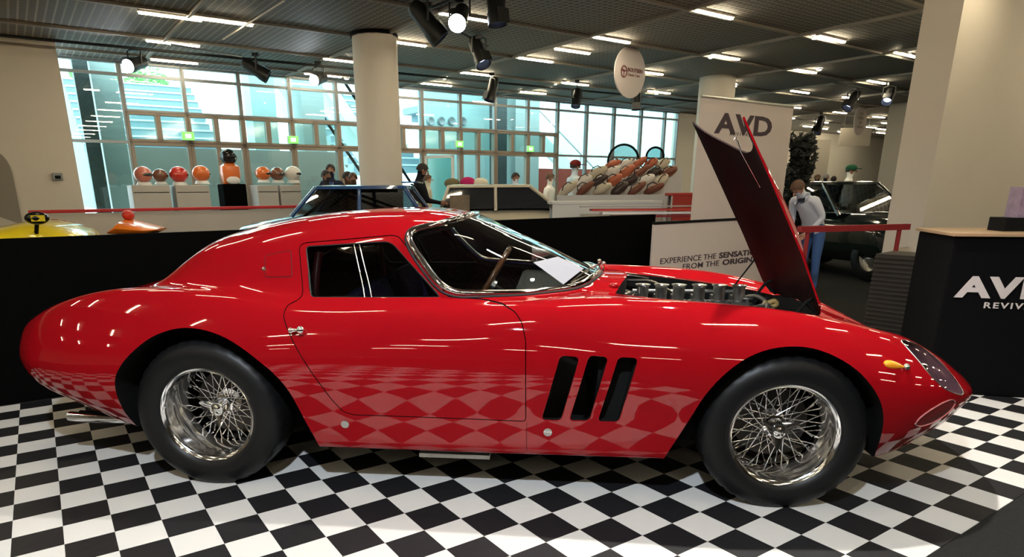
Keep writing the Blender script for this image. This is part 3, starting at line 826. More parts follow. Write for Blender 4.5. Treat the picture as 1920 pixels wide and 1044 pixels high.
def make_wheel(x, side, R, w, lip, dish, nut, full=True):
    # lip: distance of the outer rim edge from the car's centre line
    yc = lip - w / 2 * .86; hw = w / 2
    o = -hw * .86          # outer lip, local
    prof = [(.200, o + .006), (.206, o), (.214, o - .004), (.217, o + .002), (.214, o + .010), (.205, o + .014), (.200, o + .030), (.199, o + dish * .42), (.195, o + dish * .46), (.194, o + dish * .78), (.189, o + dish * .83), (.186, o + dish + .015), (.190, o + dish + .03), (.205, -o), (.214, -o + .004), (.214, o * -1 - .01), (.200, -o - .03), (.195, 0), (.205, o + .03)]
    wh = MB().lathe(prof, 'Y', n=64, close=True).build('wheel', STEEL, car, 40)
    M_ = Matrix.Rotation(PI if side > 0 else 0, 4, 'Z')
    wh.matrix_local = Matrix.Translation((x, side * yc, R - .010)) @ M_
    tyre_mesh(w, R, .207).build('tyre', RUBBER, wh, 50)
    hub = MB().lathe([(0, o + nut + .012), (.030, o + nut + .014), (.034, o + nut + .03), (.036, o + nut + .05), (.046, o + nut + .052), (.046, o + nut + .058), (.036, o + nut + .062), (.040, o + nut + .10), (.060, o + nut + .115), (.060, o + nut + .124), (0, o + nut + .126)], 'Y', n=32).build('hub', CHROME, wh, 40)
    sp = MB().lathe([(0, o + nut - .016), (.012, o + nut - .016), (.020, o + nut - .012), (.022, o + nut - .004), (.031, o + nut - .004), (.034, o + nut + .002), (.034, o + nut + .016)], 'Y', n=32)
    for k in range(3):
        a = 2 * PI * k / 3 + (2.75 if x < 1 else .5)
        ca, sa = math.cos(a), math.sin(a); rg = []
        for t, wd, hh, th in ((.024, .026, .004, .012), (.042, .020, -.002, .009), (.062, .012, -.010, .007), (.080, .005, -.016, .004)):
            c = V((ca * t, o + nut + hh, sa * t)); tx = V((-sa, 0, ca))
            rg.append([c + tx * (wd * math.cos(2 * PI * j / 8)) + V((0, 1, 0)) * (th * math.sin(2 * PI * j / 8)) for j in range(8)])
        sp.loft(rg)
    sp.build('knock_off_spinner', CHROME if x < 1 else mat('dark_spinner', (.10, .09, .08), .25, .9), wh, 40)
    MB().lathe([(0, o + nut - .020), (.014, o + nut - .019), (.019, o + nut - .014), (.031, o + nut - .014), (.034, o + nut - .004), (.026, o + nut - .003)], 'Y', n=28).build('hub_cap', CHROME, wh, 50)
    MB().cyl((0, hw * .85, 0), (0, hw * .95, 0), .150, n=40).cyl((0, o + nut + .14, 0), (0, hw * 1.1, 0), .065, n=24).build('brake_disc', mat('brake_iron', (.05, .045, .04), .4, .7), wh, 40)
    rb = .188; hb = o + dish
    sets = []
    for k in range(18):
        a = 2 * PI * k / 18
        for sg in (-1, 1): sets.append((.045, o + nut + .055, a + sg * .9, rb, hb - .004 - (.012 if sg > 0 else 0), a + sg * .09))
    for k in range(12):
        a = 2 * PI * k / 12 + .08
        for sg in (-1, 1): sets.append((.058, o + nut + .120, a + sg * 1.15, .182, hb + .022, a + sg * .12))
    allm = MB()
    for r1, h1_, a1, r2, h2_, a2 in sets:
        A = V((r1 * math.cos(a1), h1_, r1 * math.sin(a1))); B = V((r2 * math.cos(a2), h2_, r2 * math.sin(a2)))
        m_ = MB() if full else allm
        m_.cyl(A, B, .0021, n=6).cyl(B + (A - B) * .10, B, .0036, n=6)
        if full: m_.build('spoke', CHROME, wh, 60)
    if not full: allm.build('spokes', CHROME, wh, 60)
    return wh
make_wheel(-.040, -1, .335, .245, .795, .190, .095)
make_wheel(2.400, -1, .325, .205, .795, .135, .062)
make_wheel(-.040, 1, .335, .245, .795, .190, .095, False)
make_wheel(2.400, 1, .325, .205, .795, .135, .062, False)
sheet_hits = [BV.ray_cast(CAM, ray(*p))[0] for p in ((1000, 497), (1046, 486), (1094, 508), (1056, 538))]
bpy.data.objects.remove(ref)

# ================================================================== setting
def D(px, py, depth): return CAM + ray(px, py) * depth
def checker_mat():
    m = bpy.data.materials.new('checker_vinyl'); m.use_nodes = True; n = m.node_tree.nodes; L = m.node_tree.links
    b = n['Principled BSDF']; tc = n.new('ShaderNodeTexCoord'); sp = n.new('ShaderNodeSeparateXYZ'); L.new(tc.outputs['Object'], sp.inputs[0])
    def mth(op, a, b_=None):
        k = n.new('ShaderNodeMath'); k.operation = op
        if hasattr(a, 'is_output'): L.new(a, k.inputs[0])
        else: k.inputs[0].default_value = a
        if b_ is not None:
            if hasattr(b_, 'is_output'): L.new(b_, k.inputs[1])
            else: k.inputs[1].default_value = b_
        return k.outputs[0]
    fx = mth('FLOOR', mth('DIVIDE', sp.outputs['X'], GS)); fy = mth('FLOOR', mth('DIVIDE', sp.outputs['Y'], GS))
    par = mth('MODULO', mth('ADD', mth('ADD', fx, fy), 1000.0), 2.0)
    nz = n.new('ShaderNodeTexNoise'); nz.inputs['Scale'].default_value = 1.7; nz.inputs['Detail'].default_value = 5; L.new(tc.outputs['Object'], nz.inputs['Vector'])
    mx = n.new('ShaderNodeMix'); mx.data_type = 'RGBA'; mx.inputs[6].default_value = (.60, .59, .575, 1); mx.inputs[7].default_value = (.008, .008, .010, 1)
    L.new(par, mx.inputs[0]); L.new(mx.outputs[2], b.inputs['Base Color'])
    b.inputs['Roughness'].default_value = .55; b.inputs['Specular IOR Level'].default_value = .35
    n2 = n.new('ShaderNodeTexNoise'); n2.inputs['Scale'].default_value = 260; L.new(tc.outputs['Object'], n2.inputs['Vector'])
    bp = n.new('ShaderNodeBump'); bp.inputs['Strength'].default_value = .25; bp.inputs['Distance'].default_value = .002
    bp2 = n.new('ShaderNodeBump'); bp2.inputs['Strength'].default_value = .5; bp2.inputs['Distance'].default_value = .03
    L.new(n2.outputs['Fac'], bp.inputs['Height']); L.new(nz.outputs['Fac'], bp2.inputs['Height']); L.new(bp2.outputs['Normal'], bp.inputs['Normal']); L.new(bp.outputs['Normal'], b.inputs['Normal'])
    return m
GS = 0.16791
GANG = math.atan2(.64054, .76792)
mt = MB().box(((34 - 12) / 2 * GS, -.06 * GS, -.0015), (46 * GS, 23.88 * GS, .003)).build('chequered_mat', checker_mat())
mt.location = (-.06396, -.91489, 0); mt.rotation_euler = (0, 0, GANG)
tag(mt, 'large black and white chequered floor mat under the red coupe', 'floor mat')
CARPET = mat('charcoal_carpet', (.022, .022, .021), .95, spec=.1, bump=(180, .8), var=.25, vscale=60)
u0, u1, v0, v1 = -13, 36, -12, 16
def hallbox(name, ua, ub, va, vb, za, zb, m, parent=None, **k):
    # an upright box given by hall coordinates; mesh is local to its base corner
    c = H((ua + ub) / 2, (va + vb) / 2, za)
    o = MB().box((0, 0, (zb - za) / 2), (abs(ub - ua), abs(vb - va), zb - za)).build(name, m, None, **k)
    o.rotation_euler = (0, 0, TH); o.location = c
    if parent:
        o.parent = parent; o.matrix_parent_inverse = parent.matrix_world.inverted() if parent.matrix_world != Matrix() else Matrix.Translation(-parent.location)
    return o
def hb(mb, ua, ub, va, vb, za, zb, mi=0):
    return mb.box(H((ua + ub) / 2, (va + vb) / 2, (za + zb) / 2), (abs(ub - ua), abs(vb - va), zb - za), rz=TH, mi=mi)
struct(hallbox('floor', u0, u1, v0, 14.2, -.10, -.0031, CARPET))
WALLM = mat('beige_plaster', (.66, .60, .52), .9, bump=(60, .15), var=.04, vscale=2)
struct(hallbox('wall_front', u0, u1, v0 - .3, v0, 0, CEIL, mat('dim_wall', (.10, .09, .08), .9)))
struct(hallbox('wall_left', u0 - .3, u0, v0, 13, 0, CEIL, WALLM))
struct(hallbox('wall_right', u1, u1 + .3, v0, v1 + .3, 0, CEIL, WALLM))
struct(hallbox('wall_back_left', u0, .98, 12.75, 13.05, 0, CEIL, WALLM))
struct(hallbox('wall_back_middle', 17.25, 21.3, 14.0, 14.2, 0, CEIL, mat('pale_wall', (.78, .73, .64), .9)))
struct(hallbox('wall_back_right', 21.0, u1, v1, v1 + .3, 0, CEIL, mat('pale_wall', (.78, .72, .62), .9)))
# ceiling: dark open grid
def ceil_mat():
    m = bpy.data.materials.new('open_cell_ceiling'); m.use_nodes = True; n = m.node_tree.nodes; L = m.node_tree.links
    b = n['Principled BSDF']; tc = n.new('ShaderNodeTexCoord'); sp = n.new('ShaderNodeSeparateXYZ'); L.new(tc.outputs['Object'], sp.inputs[0])
    def mth(op, a, b_=None, c=None):
        k = n.new('ShaderNodeMath'); k.operation = op
        for i, q in enumerate((a, b_, c)):
            if q is None: continue
            if hasattr(q, 'is_output'): L.new(q, k.inputs[i])
            else: k.inputs[i].default_value = q
        return k.outputs[0]
    X, Y = sp.outputs['X'], sp.outputs['Y']
    def line(c, per, w): return mth('LESS_THAN', mth('PINGPONG', c, per / 2), w)
    big = line(X, .20, .010)
    fine = mth('MAXIMUM', line(X, .10, .012), line(Y, .10, .012))
    mx = n.new('ShaderNodeMix'); mx.data_type = 'RGBA'; mx.inputs[6].default_value = (.155, .145, .13, 1); mx.inputs[7].default_value = (.38, .355, .32, 1); L.new(fine, mx.inputs[0])
    m2 = n.new('ShaderNodeMix'); m2.data_type = 'RGBA'; L.new(mx.outputs[2], m2.inputs[6]); m2.inputs[7].default_value = (.46, .42, .36, 1); L.new(big, m2.inputs[0])
    L.new(m2.outputs[2], b.inputs['Base Color']); b.inputs['Roughness'].default_value = .7
    return m
CM = ceil_mat()
c = hallbox('ceiling', u0, u1, v0, 14.1, CEIL, CEIL + .15, CM); struct(c)
struct(hallbox('ceiling', 21.0, u1, 14.105, v1, CEIL, CEIL + .15, CM))
BAT = mat('ceiling_batten', (.42, .38, .32), .6)
tn = 0
for v in (-4.6, -2.8, -1.0, .8, 2.6, 4.35, 6.13, 7.95, 9.85, 11.6, 13.2):
    tn += 1; struct(hb(MB(), u0, 34, v + .07, v + .12, CEIL - .035, CEIL - .002).build('trim_%d' % tn, BAT))
for u in (-5.6, -2.95, -.3, 2.35, 5.0, 7.66, 10.32, 12.95, 15.6, 18.3, 21):
    tn += 1; struct(hb(MB(), u - .02, u + .02, v0, 14.0, CEIL - .045, CEIL - .004).build('trim_%d' % tn, BAT))
# ceiling tube lights: one built, the rest copied
TUBE = mat('fluorescent_tube', (1, .9, .7), .5, emit=(1.0, .86, .60), es=15)
HOUS = mat('lamp_housing', (.6, .55, .45), .5)
def tube_light(loc, L_=.76, label='', group=None):
    t = thing('ceiling_light', label, 'ceiling light', loc, TH, group)
    MB().box((0, 0, .02), (L_ + .03, .075, .03)).build('housing', HOUS, t)
    MB().box((0, 0, -.006), (L_, .045, .022)).build('tube', TUBE, t)
    return t
GL = 'warm fluorescent tube fixed flush under the dark grid ceiling'
seen = [(2.81, 13.4), (5.55, 13.35), (8.07, 13.17), (10.67, 13.0), (5.3, 11.75), (8.06, 11.6), (10.6, 11.48), (13.2, 11.35), (8.12, 9.84), (10.9, 9.65), (8.08, 7.95), (10.8, 7.84), (13.4, 7.85), (8.12, 6.13), (10.95, 6.05), (13.3, 5.98), (16.1, 7.75), (16.1, 9.5), (18.3, 9.4), (8.15, 8.92), (5.4, 8.06), (5.5, 9.9), (16.2, 11.3), (18.9, 11.3), (18.9, 7.7), (21.4, 9.5), (13.3, 9.6), (2.5, 11.85)]
proto = tube_light(H(2.15, 10.13, CEIL - .035), .76, GL, 'ceiling tube lights'); 
c = copy_tree(proto); c.location = H(2.80, 10.03, CEIL - .035)
for (u, v) in seen:
    c = copy_tree(proto); c.location = H(u, v, CEIL - .035)
for v in (-4.6, -2.8, -1.0, .8, 2.6, 4.35):
    for u in (-7.8, -5.15, -2.5, .15, 2.8, 5.45, 8.1, 10.8, 13.4, 16.1):
        if v > 3 and u > 9: pass
        c = copy_tree(proto); c.location = H(u, v, CEIL - .035)
for (u, v) in ((24, 9.5), (24, 11.3), (26.6, 9.5), (26.6, 12.2), (24, 13.2), (29, 11.3), (29, 13.5), (21.5, 11.3), (21.5, 13.0), (26.6, 14.6), (24, 15.0), (29, 15.0), (22.4, 15.0), (27.8, 13.3), (25.3, 14.4), (31, 14.4)):  # extra tubes added to brighten the far room and its back wall
    c = copy_tree(proto); c.location = H(u, v, CEIL - .035)
for v in (6.13, 7.95):
    for u in (-7.8, -5.15, -2.5, .15, 2.8): c = copy_tree(proto); c.location = H(u, v, CEIL - .035)
# small round downlights beside some tubes
DL = mat('downlight_glow', (1, 1, .9), .5, emit=(1, .93, .75), es=18)
dp = None
for (px, py) in ((1043, 158), (1527, 72), (1332, 108), (1231, 176), (650, 148), (834, 147), (1378, 162), (1703, 102), (192 * 8, 131)):
    p = at_z(px, py, CEIL - .03)
    if dp is None:
        dp = thing('downlight', 'small round bright downlight set in the dark grid ceiling', 'downlight', p, 0, 'small round downlights')
        MB().lathe([(.04, .0), (.055, 0), (.06, .025)], 'Z', n=20).build('ring', HOUS, dp, 40)
        MB().ball((0, 0, .008), (.042, .042, .022), 16, 8).build('bulb', DL, dp, 60)
    else:
        c = copy_tree(dp); c.location = p

# ------------------------------------------------------------------ the booth: barrier, counter, banners
FELT = mat('black_felt', (.0028, .0028, .0028), .95, spec=.03, bump=(220, .5))
P0 = V((-1.757, .311, 0)); BD = V((.768, .6405, 0))
a, b = P0 - BD * 1.9, P0 + BD * 5.58
mid = (a + b) / 2
bar = MB().box((0, .02, .505), ((b - a).length, .04, 1.01)).build('booth_partition', FELT); bar.location = mid; bar.rotation_euler = (0, 0, math.atan2(BD.y, BD.x))
tag(bar, 'long low black felt partition standing right behind the red coupe', 'partition')
# counter
CR = math.atan2(-.1355, .9908)
ct = thing('counter', 'black covered information counter with pale wooden top and white lettering', 'counter', (3.86, .933, 0), CR)
MB().box((.65, .28, .49), (1.30, .56, .98)).build('cover', mat('black_cloth', (.0045, .0045, .005), .85, spec=.06, bump=(150, .4)), ct, bevel=.01)
MB().box((.65, .27, .992), (1.34, .60, .022)).build('counter_top', mat('pale_wood', (.42, .28, .16), .45, var=.1, vscale=5), ct, bevel=.004)
LET = mat('pale_lettering', (.60, .55, .54), .6)
UP = Matrix.Rotation(PI / 2, 4, 'X')
text('AVD', .170, 'lettering', LET, ct, (.070, -.004, .623), UP, .002, 1.45, .007, 1.05)
text('REVIVAL', .050, 'lettering', LET, ct, (.222, -.004, .556), UP, .002, 1.35, .0008, 1.25)
bx = at_y(1907, 437, 1.15)
tb = MB().box((0, 0, .04), (.22, .16, .08)).box((.03, 0, .17), (.14, .12, .18), mi=1).build('brochure_box', [BLACK, mat('brochure_print', (.30, .22, .30), .4, var=.6, vscale=18)])
tb.location = H(0, 0, 0) * 0 + V((4.30, 1.12, 1.003)); tag(tb, 'small black box of leaflets at the edge of the counter top', 'box')
# ribbed dark crate beside the counter
RIB = MB()
q0, q1 = D(1640, 480, 5.2), D(1745, 478, 4.9); q0.z = q1.z = 0
n_ = (q1 - q0).normalized(); ln_ = (q1 - q0).length; hgt = D(1690, 479, 5.05).z
RIB.box((ln_ / 2, .2, hgt / 2), (ln_, .36, hgt))
k = 0
while k * .035 < hgt - .05:
    RIB.box((ln_ / 2, .012, .03 + k * .035), (ln_, .014, .016)); k += 1
rb = RIB.build('ribbed_screen', mat('dark_umber', (.030, .024, .017), .7, var=.3)); rb.location = q0; rb.rotation_euler = (0, 0, math.atan2(n_.y, n_.x))
tag(rb, 'low dark brown ribbed screen standing between the black car and counter', 'screen')
# banners
BAN = mat('banner_fabric', (.60, .52, .48), .8, var=.03)
INK = mat('banner_ink', (.055, .035, .045), .7)
def wallframe(p, q):  # placement of upright sheet between two ground points
    d_ = (q - p); return p, math.atan2(d_.y, d_.x), d_.length
vb = 4.62
tl, tr = at_v(1314, 186, vb), at_v(1491, 177, vb)
bl = V((tl.x, tl.y, 0)); br = V((tr.x, tr.y, 0)); p, ang, wd = wallframe(bl, br)
bn = thing('roll_up_banner', 'tall cream roll-up banner with dark capital letters behind the raised bonnet', 'banner', p, ang)
MB().box((wd / 2, 0, tl.z / 2 + .03), (wd, .006, tl.z - .02)).build('fabric', BAN, bn)
MB().cyl((0, 0, tl.z + .03), (wd, 0, tl.z + .03), .016).build('top_rail', ALU, bn, 40)
MB().box((wd / 2, 0, .04), (wd + .02, .12, .08)).build('base_cassette', ALU, bn, bevel=.01)
a1, a2 = at_v(1342, 249, vb - .01), at_v(1352, 217, vb - .01)
xo = (V((a1.x, a1.y, 0)) - bl).length
cap = a2.z - a1.z + .03
text('AVD', cap * 1.38, 'lettering', INK, bn, (xo, -.005, a1.z + .005), UP, .001, 1.80, .009, 1.05)
a3 = at_v(1421, 257, vb - .01); xo3 = (V((a3.x, a3.y, 0)) - bl).length
text('REVIVAL', .055, 'lettering', INK, bn, (xo3 - .52, -.005, a3.z), UP, .001, 1.35, 0, 1.5)
vs_ = 4.50
tl, tr = at_v(1226, 421, vs_), at_v(1440, 421, vs_); br_ = at_v(1454, 520, vs_)
bl = V((tl.x, tl.y, 0)); p, ang, wd = wallframe(bl, V((br_.x, br_.y, 0)))
sb = thing('sign_board', 'low cream sign board with black slogan lines beneath the tall banner', 'sign', p, ang)
MB().box((wd / 2, .01, tl.z / 2 + .01), (wd, .02, tl.z - .02)).build('board', BAN, sb)
ed = MB().box((wd / 2, .01, tl.z + .012), (wd, .035, .025)).build('top_edge', BLACK, sb)
for p1, p2, s1, s2 in (((1327, 483), (1428, 475), 'EXPERIENCE THE ', 'SENSATION'), ((1327, 496), (1430, 487), 'FROM THE ', 'ORIGINAL')):
    e = at_v(1349 if 'SENS' in s2 else 1355, p1[1] + 1, vs_ - .01); xo = (V((e.x, e.y, 0)) - bl).length
    r_ = at_v(p2[0], p2[1], vs_ - .01); xr = (V((r_.x, r_.y, 0)) - bl).length
    t1 = text(s2, .085, 'lettering', INK, sb, (xo, -.003, e.z), UP, .001, 1.15, .0028)
    w_ = max(v.co.x for v in t1.data.vertices); k = (xr - xo) / w_
    for v in t1.data.vertices: v.co.x *= k
    t2 = text(s1, .085, 'lettering', INK, sb, (xo - .02, -.003, e.z), UP, .001, .92 * k, .0002, align='RIGHT')

# ------------------------------------------------------------------ columns and pillars
COLM = mat('cream_column', (.69, .63, .545), .85, bump=(50, .1), var=.03, vscale=1.5)
cu = H(4.90, 9.74); r = .335
o = MB().lathe([(r, 0), (r, CEIL - .06)], 'Z', n=48).build('column_round_main', COLM, None, 40); o.location = cu
tag(o, 'thick round cream column rising behind the blue car', 'column')
o2 = MB().lathe([(r + .02, CEIL - .055), (r + .02, CEIL - .02), (r - .05, CEIL)], 'Z', n=48).build('shadow_gap', BLACK, o, 40)
o.name = 'round_column'
o = MB().lathe([(.37, 0), (.37, CEIL)], 'Z', n=40).build('round_column', COLM, None, 40); o.location = H(12.75, 9.4)
tag(o, 'distant round cream column showing above the tall banner', 'column')
struct(hallbox('wall_pillar', 8.0, 11.4, 3.14, 3.50, 0, CEIL, COLM))
struct(hallbox('wall_nib', 20.9, 22.5, 8.8, 9.6, 0, CEIL, mat('nib_plaster', (.46, .41, .34), .9)))

# ------------------------------------------------------------------ glazed facade
FA = 14.0
EDG = [1.04, 1.98, 3.02, 4.04, 5.04, 6.06, 7.11, 8.16, 9.21, 10.25, 11.30, 12.32, 13.38, 14.44, 15.56, 16.6, 17.2]
MUL = mat('grey_mullion', (.30, .31, .31), .45, .3)
BRN = mat('taupe_frame', (.30, .245, .20), .5, .2)
PANE = glassmat('facade_glass', (.80, .94, .93), .0, 1.5, 1.3)
def frame(mb, ua, ub, za, zb, w, d=.10, v=FA):
    hb(mb, ua, ua + w, v - d / 2, v + d / 2, za, zb); hb(mb, ub - w, ub, v - d / 2, v + d / 2, za, zb)
    hb(mb, ua, ub, v - d / 2, v + d / 2, za, za + w); hb(mb, ua, ub, v - d / 2, v + d / 2, zb - w, zb)
wn = dn = 0
for i in range(len(EDG) - 1):
    ua, ub = EDG[i], EDG[i + 1]; box = 1 <= i <= 10; mb = MB()
    wn += 1
    lo = 2.68 if box else 0.0
    frame(mb, ua + .002, ub - .002, lo + .002, 3.50, .035); hb(mb, ua, ub, FA - .03, FA + .03, 3.26, 3.31)
    if not box: hb(mb, ua, ub, FA - .04, FA + .04, 2.13, 2.18)
    f = struct(mb.build('window_%d' % wn, MUL)); g = hb(MB(), ua + .03, ub - .03, FA - .004, FA + .004, lo + .03, 3.47).build('pane', PANE, f)
    if box:
        wn += 1; mb = MB(); um = (ua + ub) / 2
        frame(mb, ua + .002, um, 2.17, 2.675, .045, .14); frame(mb, um, ub - .002, 2.17, 2.675, .045, .14)
        f = struct(mb.build('window_%d' % wn, BRN)); hb(MB(), ua + .04, ub - .04, FA - .004, FA + .004, 2.2, 2.65).build('pane', glassmat('frosted_upper', (.62, .80, .77), .08, 1.5, 1.5), f)
        dn += 1; mb = MB()
        frame(mb, ua + .002, ub - .002, 0, 2.165, .06, .12)
        if i in (2, 5, 8): hb(mb, um - .04, um + .04, FA - .05, FA + .05, .06, 2.12)
        f = struct(mb.build('door_%d' % dn, BRN)); hb(MB(), ua + .05, ub - .05, FA - .004, FA + .004, .06, 2.12).build('pane', PANE, f)
# one leaf standing open
mb = MB()
lf = thing('open_door_leaf', 'white framed glass door leaf standing ajar at the facade', 'door', H(8.15, 13.9), TH + math.radians(-58))
frm = MB().box((.03, 0, 1.05), (.06, .05, 2.0)).box((.72, 0, 1.05), (.06, .05, 2.0)).box((.375, 0, .08), (.75, .05, .08)).box((.375, 0, 2.02), (.75, .05, .06)).build('leaf_frame', mat('white_metal', (.75, .77, .76), .4), lf)
MB().box((.375, 0, 1.05), (.66, .01, 1.9)).build('leaf_glass', glassmat('frosted_upper', (.62, .80, .77)), lf)
# exit lamps over the doors
for k, (px, py) in enumerate(((353, 255), (550, 262), (862, 270), (995, 279))):
    p = at_v(px, py, 13.85)
    if k == 0:
        ex = thing('exit_light', 'glowing green and white emergency exit lamp above the facade doors', 'exit light', p, TH, 'emergency exit lamps')
        MB().box((0, .03, 0), (.22, .05, .15)).build('case', mat('white_metal'), ex)
        MB().box((0, 0, 0), (.20, .012, .13)).build('sign_face', mat('exit_green', (.1, .5, .08), .5, emit=(.16, 1.0, .10), es=.40), ex)
        MB().box((0, -.008, 0), (.10, .006, .07)).build('symbol', mat('exit_white', (1, 1, 1), .5, emit=(.9, 1, .8), es=.5), ex)
    else:
        c = copy_tree(ex); c.location = p

# outdoors, beyond the glass
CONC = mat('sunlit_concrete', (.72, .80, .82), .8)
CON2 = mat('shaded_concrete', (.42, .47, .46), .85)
TEAL = mat('teal_grey_wall', (.42, .58, .58), .8)
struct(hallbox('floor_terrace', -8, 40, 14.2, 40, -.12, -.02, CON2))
def stairs(name, label, ua, ub, va, vb, za, zb, n, m):
    mb = MB()
    for k in range(n):
        z = za + (zb - za) * (k + 1) / n; v = va + (vb - va) * k / n
        hb(mb, ua, ub, v, vb, z - (zb - za) / n, z - .0); hb(mb, ua, ub, v - .03, v + .02, z - .03, z + .012, 1)
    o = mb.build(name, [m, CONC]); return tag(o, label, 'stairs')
STP = mat('blue_grey_step', (.25, .33, .37), .7)
stairs('outdoor_stairs', 'wide outdoor concrete staircase behind the left end of the glass facade', 1.7, 4.9, 17.2, 22, .9, 4.2, 15, STP)
stairs('outdoor_stairs', 'outdoor stairs climbing behind the glass just left of the thick round column', 8.2, 10.6, 18, 22.5, 1.8, 4.4, 12, STP)
mb = MB()
for k in range(12):
    z = 1.6 + k * .19; hb(mb, 13.7 - k * .30, 14.05 - k * .30 + .3, 17.5, 19.0, z - .19, z)
tag(mb.build('outdoor_stairs', STP), 'outdoor flight seen side-on with a solid sloping parapet, right of centre', 'stairs')
a, b = H(17.2, 16.9, 1.0), H(12.2, 16.9, 4.4)
MB_ = MB().loft([[a + V((0, 0, -.5)), a + V((0, 0, .0)), a + HN * .15, a + HN * .15 + V((0, 0, -.5))], [b + V((0, 0, -.5)), b, b + HN * .15, b + HN * .15 + V((0, 0, -.5))]])
PPT = tag(MB_.build('parapet', CONC), 'sloping pale parapet of the outdoor flight seen side-on', 'parapet')
hr = MB().tube([a + V((0, 0, .55)), b + V((0, 0, .55))], .025, 6)
for t in (0.05, .25, .45, .65, .85): q = a.lerp(b, t); hr.tube([q, q + V((0, 0, .55))], .018, 6)
hr.build('handrail', MUL, PPT, 40)
# escalator pair
for k in range(2):
    a, b = H(8.0 + k * 1.3, 16.5, .4), H(5.2 + k * 1.2, 16.5, 4.3); mb = MB()
    mb.loft([[a, a + V((0, 0, .5)), a + HN * .9 + V((0, 0, .5)), a + HN * .9], [b, b + V((0, 0, .5)), b + HN * .9 + V((0, 0, .5)), b + HN * .9]])
    es = mb.build('escalator', mat('white_cladding', (.85, .90, .90), .5)); tag(es, ('left' if k == 0 else 'right') + ' one of two white escalators climbing outside the facade', 'escalator')
    mb = MB()
    for t in range(16):
        q = a.lerp(b, t / 16) + V((0, 0, .52)); mb.box(q + HN * .1, (.16, .10, .06), rz=TH)
    mb.build('steps', MUL, es)
    MB().tube([a + V((0, 0, .95)), b + V((0, 0, .95))], .04, 6).build('handrail', BLACK, es)
struct(hallbox('wall_outdoor_left', 9.9, 12.2, 16.8, 17.2, 0, 6, TEAL))
struct(hallbox('wall_outdoor_right', 19.5, 34, 22, 22.3, 0, 6, mat('pale_teal', (.50, .70, .72), .8)))
struct(hallbox('wall_outdoor_kiosk', 2.1, 6.6, 15.2, 15.35, 0, 2.15, mat('kiosk_grey', (.40, .38, .35), .8)))
struct(hallbox('wall_outdoor_low', 13.45, 24, 16.2, 16.35, 0, 1.9, mat('brick_red', (.32, .05, .03), .8)))
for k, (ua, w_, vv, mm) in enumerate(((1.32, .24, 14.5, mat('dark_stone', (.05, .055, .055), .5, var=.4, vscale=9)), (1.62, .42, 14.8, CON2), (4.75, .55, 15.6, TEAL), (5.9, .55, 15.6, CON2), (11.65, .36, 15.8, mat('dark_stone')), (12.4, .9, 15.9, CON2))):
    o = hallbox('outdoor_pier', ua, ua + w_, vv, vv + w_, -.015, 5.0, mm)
    tag(o, ['narrow dark stone pier just beyond the left end of the glass', 'pale concrete pier beside the narrow dark stone one', 'teal-grey square pier outside, left of two', 'olive-grey square pier outside, nearest the upper glazing', 'narrow dark pier outside right of the round wall lamps', 'broad grey pier outside right of the narrow dark one'][k], 'pier')
struct(hallbox('ceiling_canopy', -2, 22, 14.6, 15.3, 5.05, 5.15, mat('blue_grey_soffit', (.35, .48, .55), .6)))
for k, px in enumerate((808, 828, 847, 868)):
    p = at_v(px, 227, 16.75)
    if k == 0:
        wl = thing('wall_spotlight', 'round grey floodlight in a row of four on the teal wall outside', 'floodlight', p, TH, 'row of four round floodlights')
        MB().lathe([(0, -.02), (.10, -.04), (.12, 0), (.08, .10), (.04, .14)], 'Y', n=20).build('housing', mat('grey_metal', (.25, .27, .28), .4, .5), wl, 50)
        MB().box((0, .08, 0), (.28, .05, .28)).build('bracket', mat('white_metal'), wl)
    else: c = copy_tree(wl); c.location = p
# trees in the daylight beyond
LEAF = mat('sunlit_leaves', (.20, .42, .13), .7)
def tree(px, py, dep, r, label):
    c = D(px, py, dep); t = thing('tree', label, 'tree', (c.x, c.y, 0))
    MB().cyl((0, 0, 0), (0, 0, c.z), .12, .06, 8).build('trunk', mat('bark', (.1, .07, .05), .9), t)
    mb = MB(); rnd = random.Random(int(px))
    for k in range(420):
        d_ = V((rnd.gauss(0, 1), rnd.gauss(0, 1), rnd.gauss(0, 1))).normalized() * r * rnd.random() ** .4
        q = V((0, 0, c.z)) + d_; e1 = V((rnd.gauss(0, 1), rnd.gauss(0, 1), rnd.gauss(0, 1))).normalized() * .11; e2 = e1.orthogonal().normalized() * .09
        mb.add([q - e1, q + e2, q + e1, q - e2], [(0, 1, 2, 3)])
    mb.build('crown', LEAF, t, fix=False)
tree(178, 158, 27, 1.0, 'leafy green tree outside at the far left of the glass')
tree(275, 165, 29, 1.0, 'leafy green tree outside above the wide staircase')

# wall bits on the left
arch_mb = MB()
a, b = at_v(-6, 440, 12.74), at_v(47, 440, 12.74); zc_ = at_v(20, 330, 12.74).z; ht = at_v(15, 284, 12.74).z
ul, ur = (a - C0).dot(HU), (b - C0).dot(HU); r_ = (ur - ul) / 2
pl = [(ul, 0)] + [((ul + ur) / 2 - r_ * math.cos(t), zc_ + (ht - zc_) * math.sin(t)) for t in [PI * k / 16 for k in range(17)]] + [(ur, 0)]
arch_mb.prism(pl, lambda p: H(p[0], 12.745, p[1]), lambda p: H(p[0], 12.70, p[1]))
tn += 1; struct(arch_mb.build('trim_%d' % tn, mat('arch_shadow_grey', (.27, .24, .20), .9)))  # flat grey arch panel, the arched shadow on the wall put into its colour
p = at_v(108, 331, 12.72)
ws_ = thing('wall_socket', 'tiny dark square box fixed on the beige wall far left', 'wall box', p, TH)
MB().box((0, 0, 0), (.14, .05, .11)).build('case', mat('grey_metal'), ws_, bevel=.01); MB().box((0, -.028, -.01), (.08, .012, .05)).build('face', BLACK, ws_)
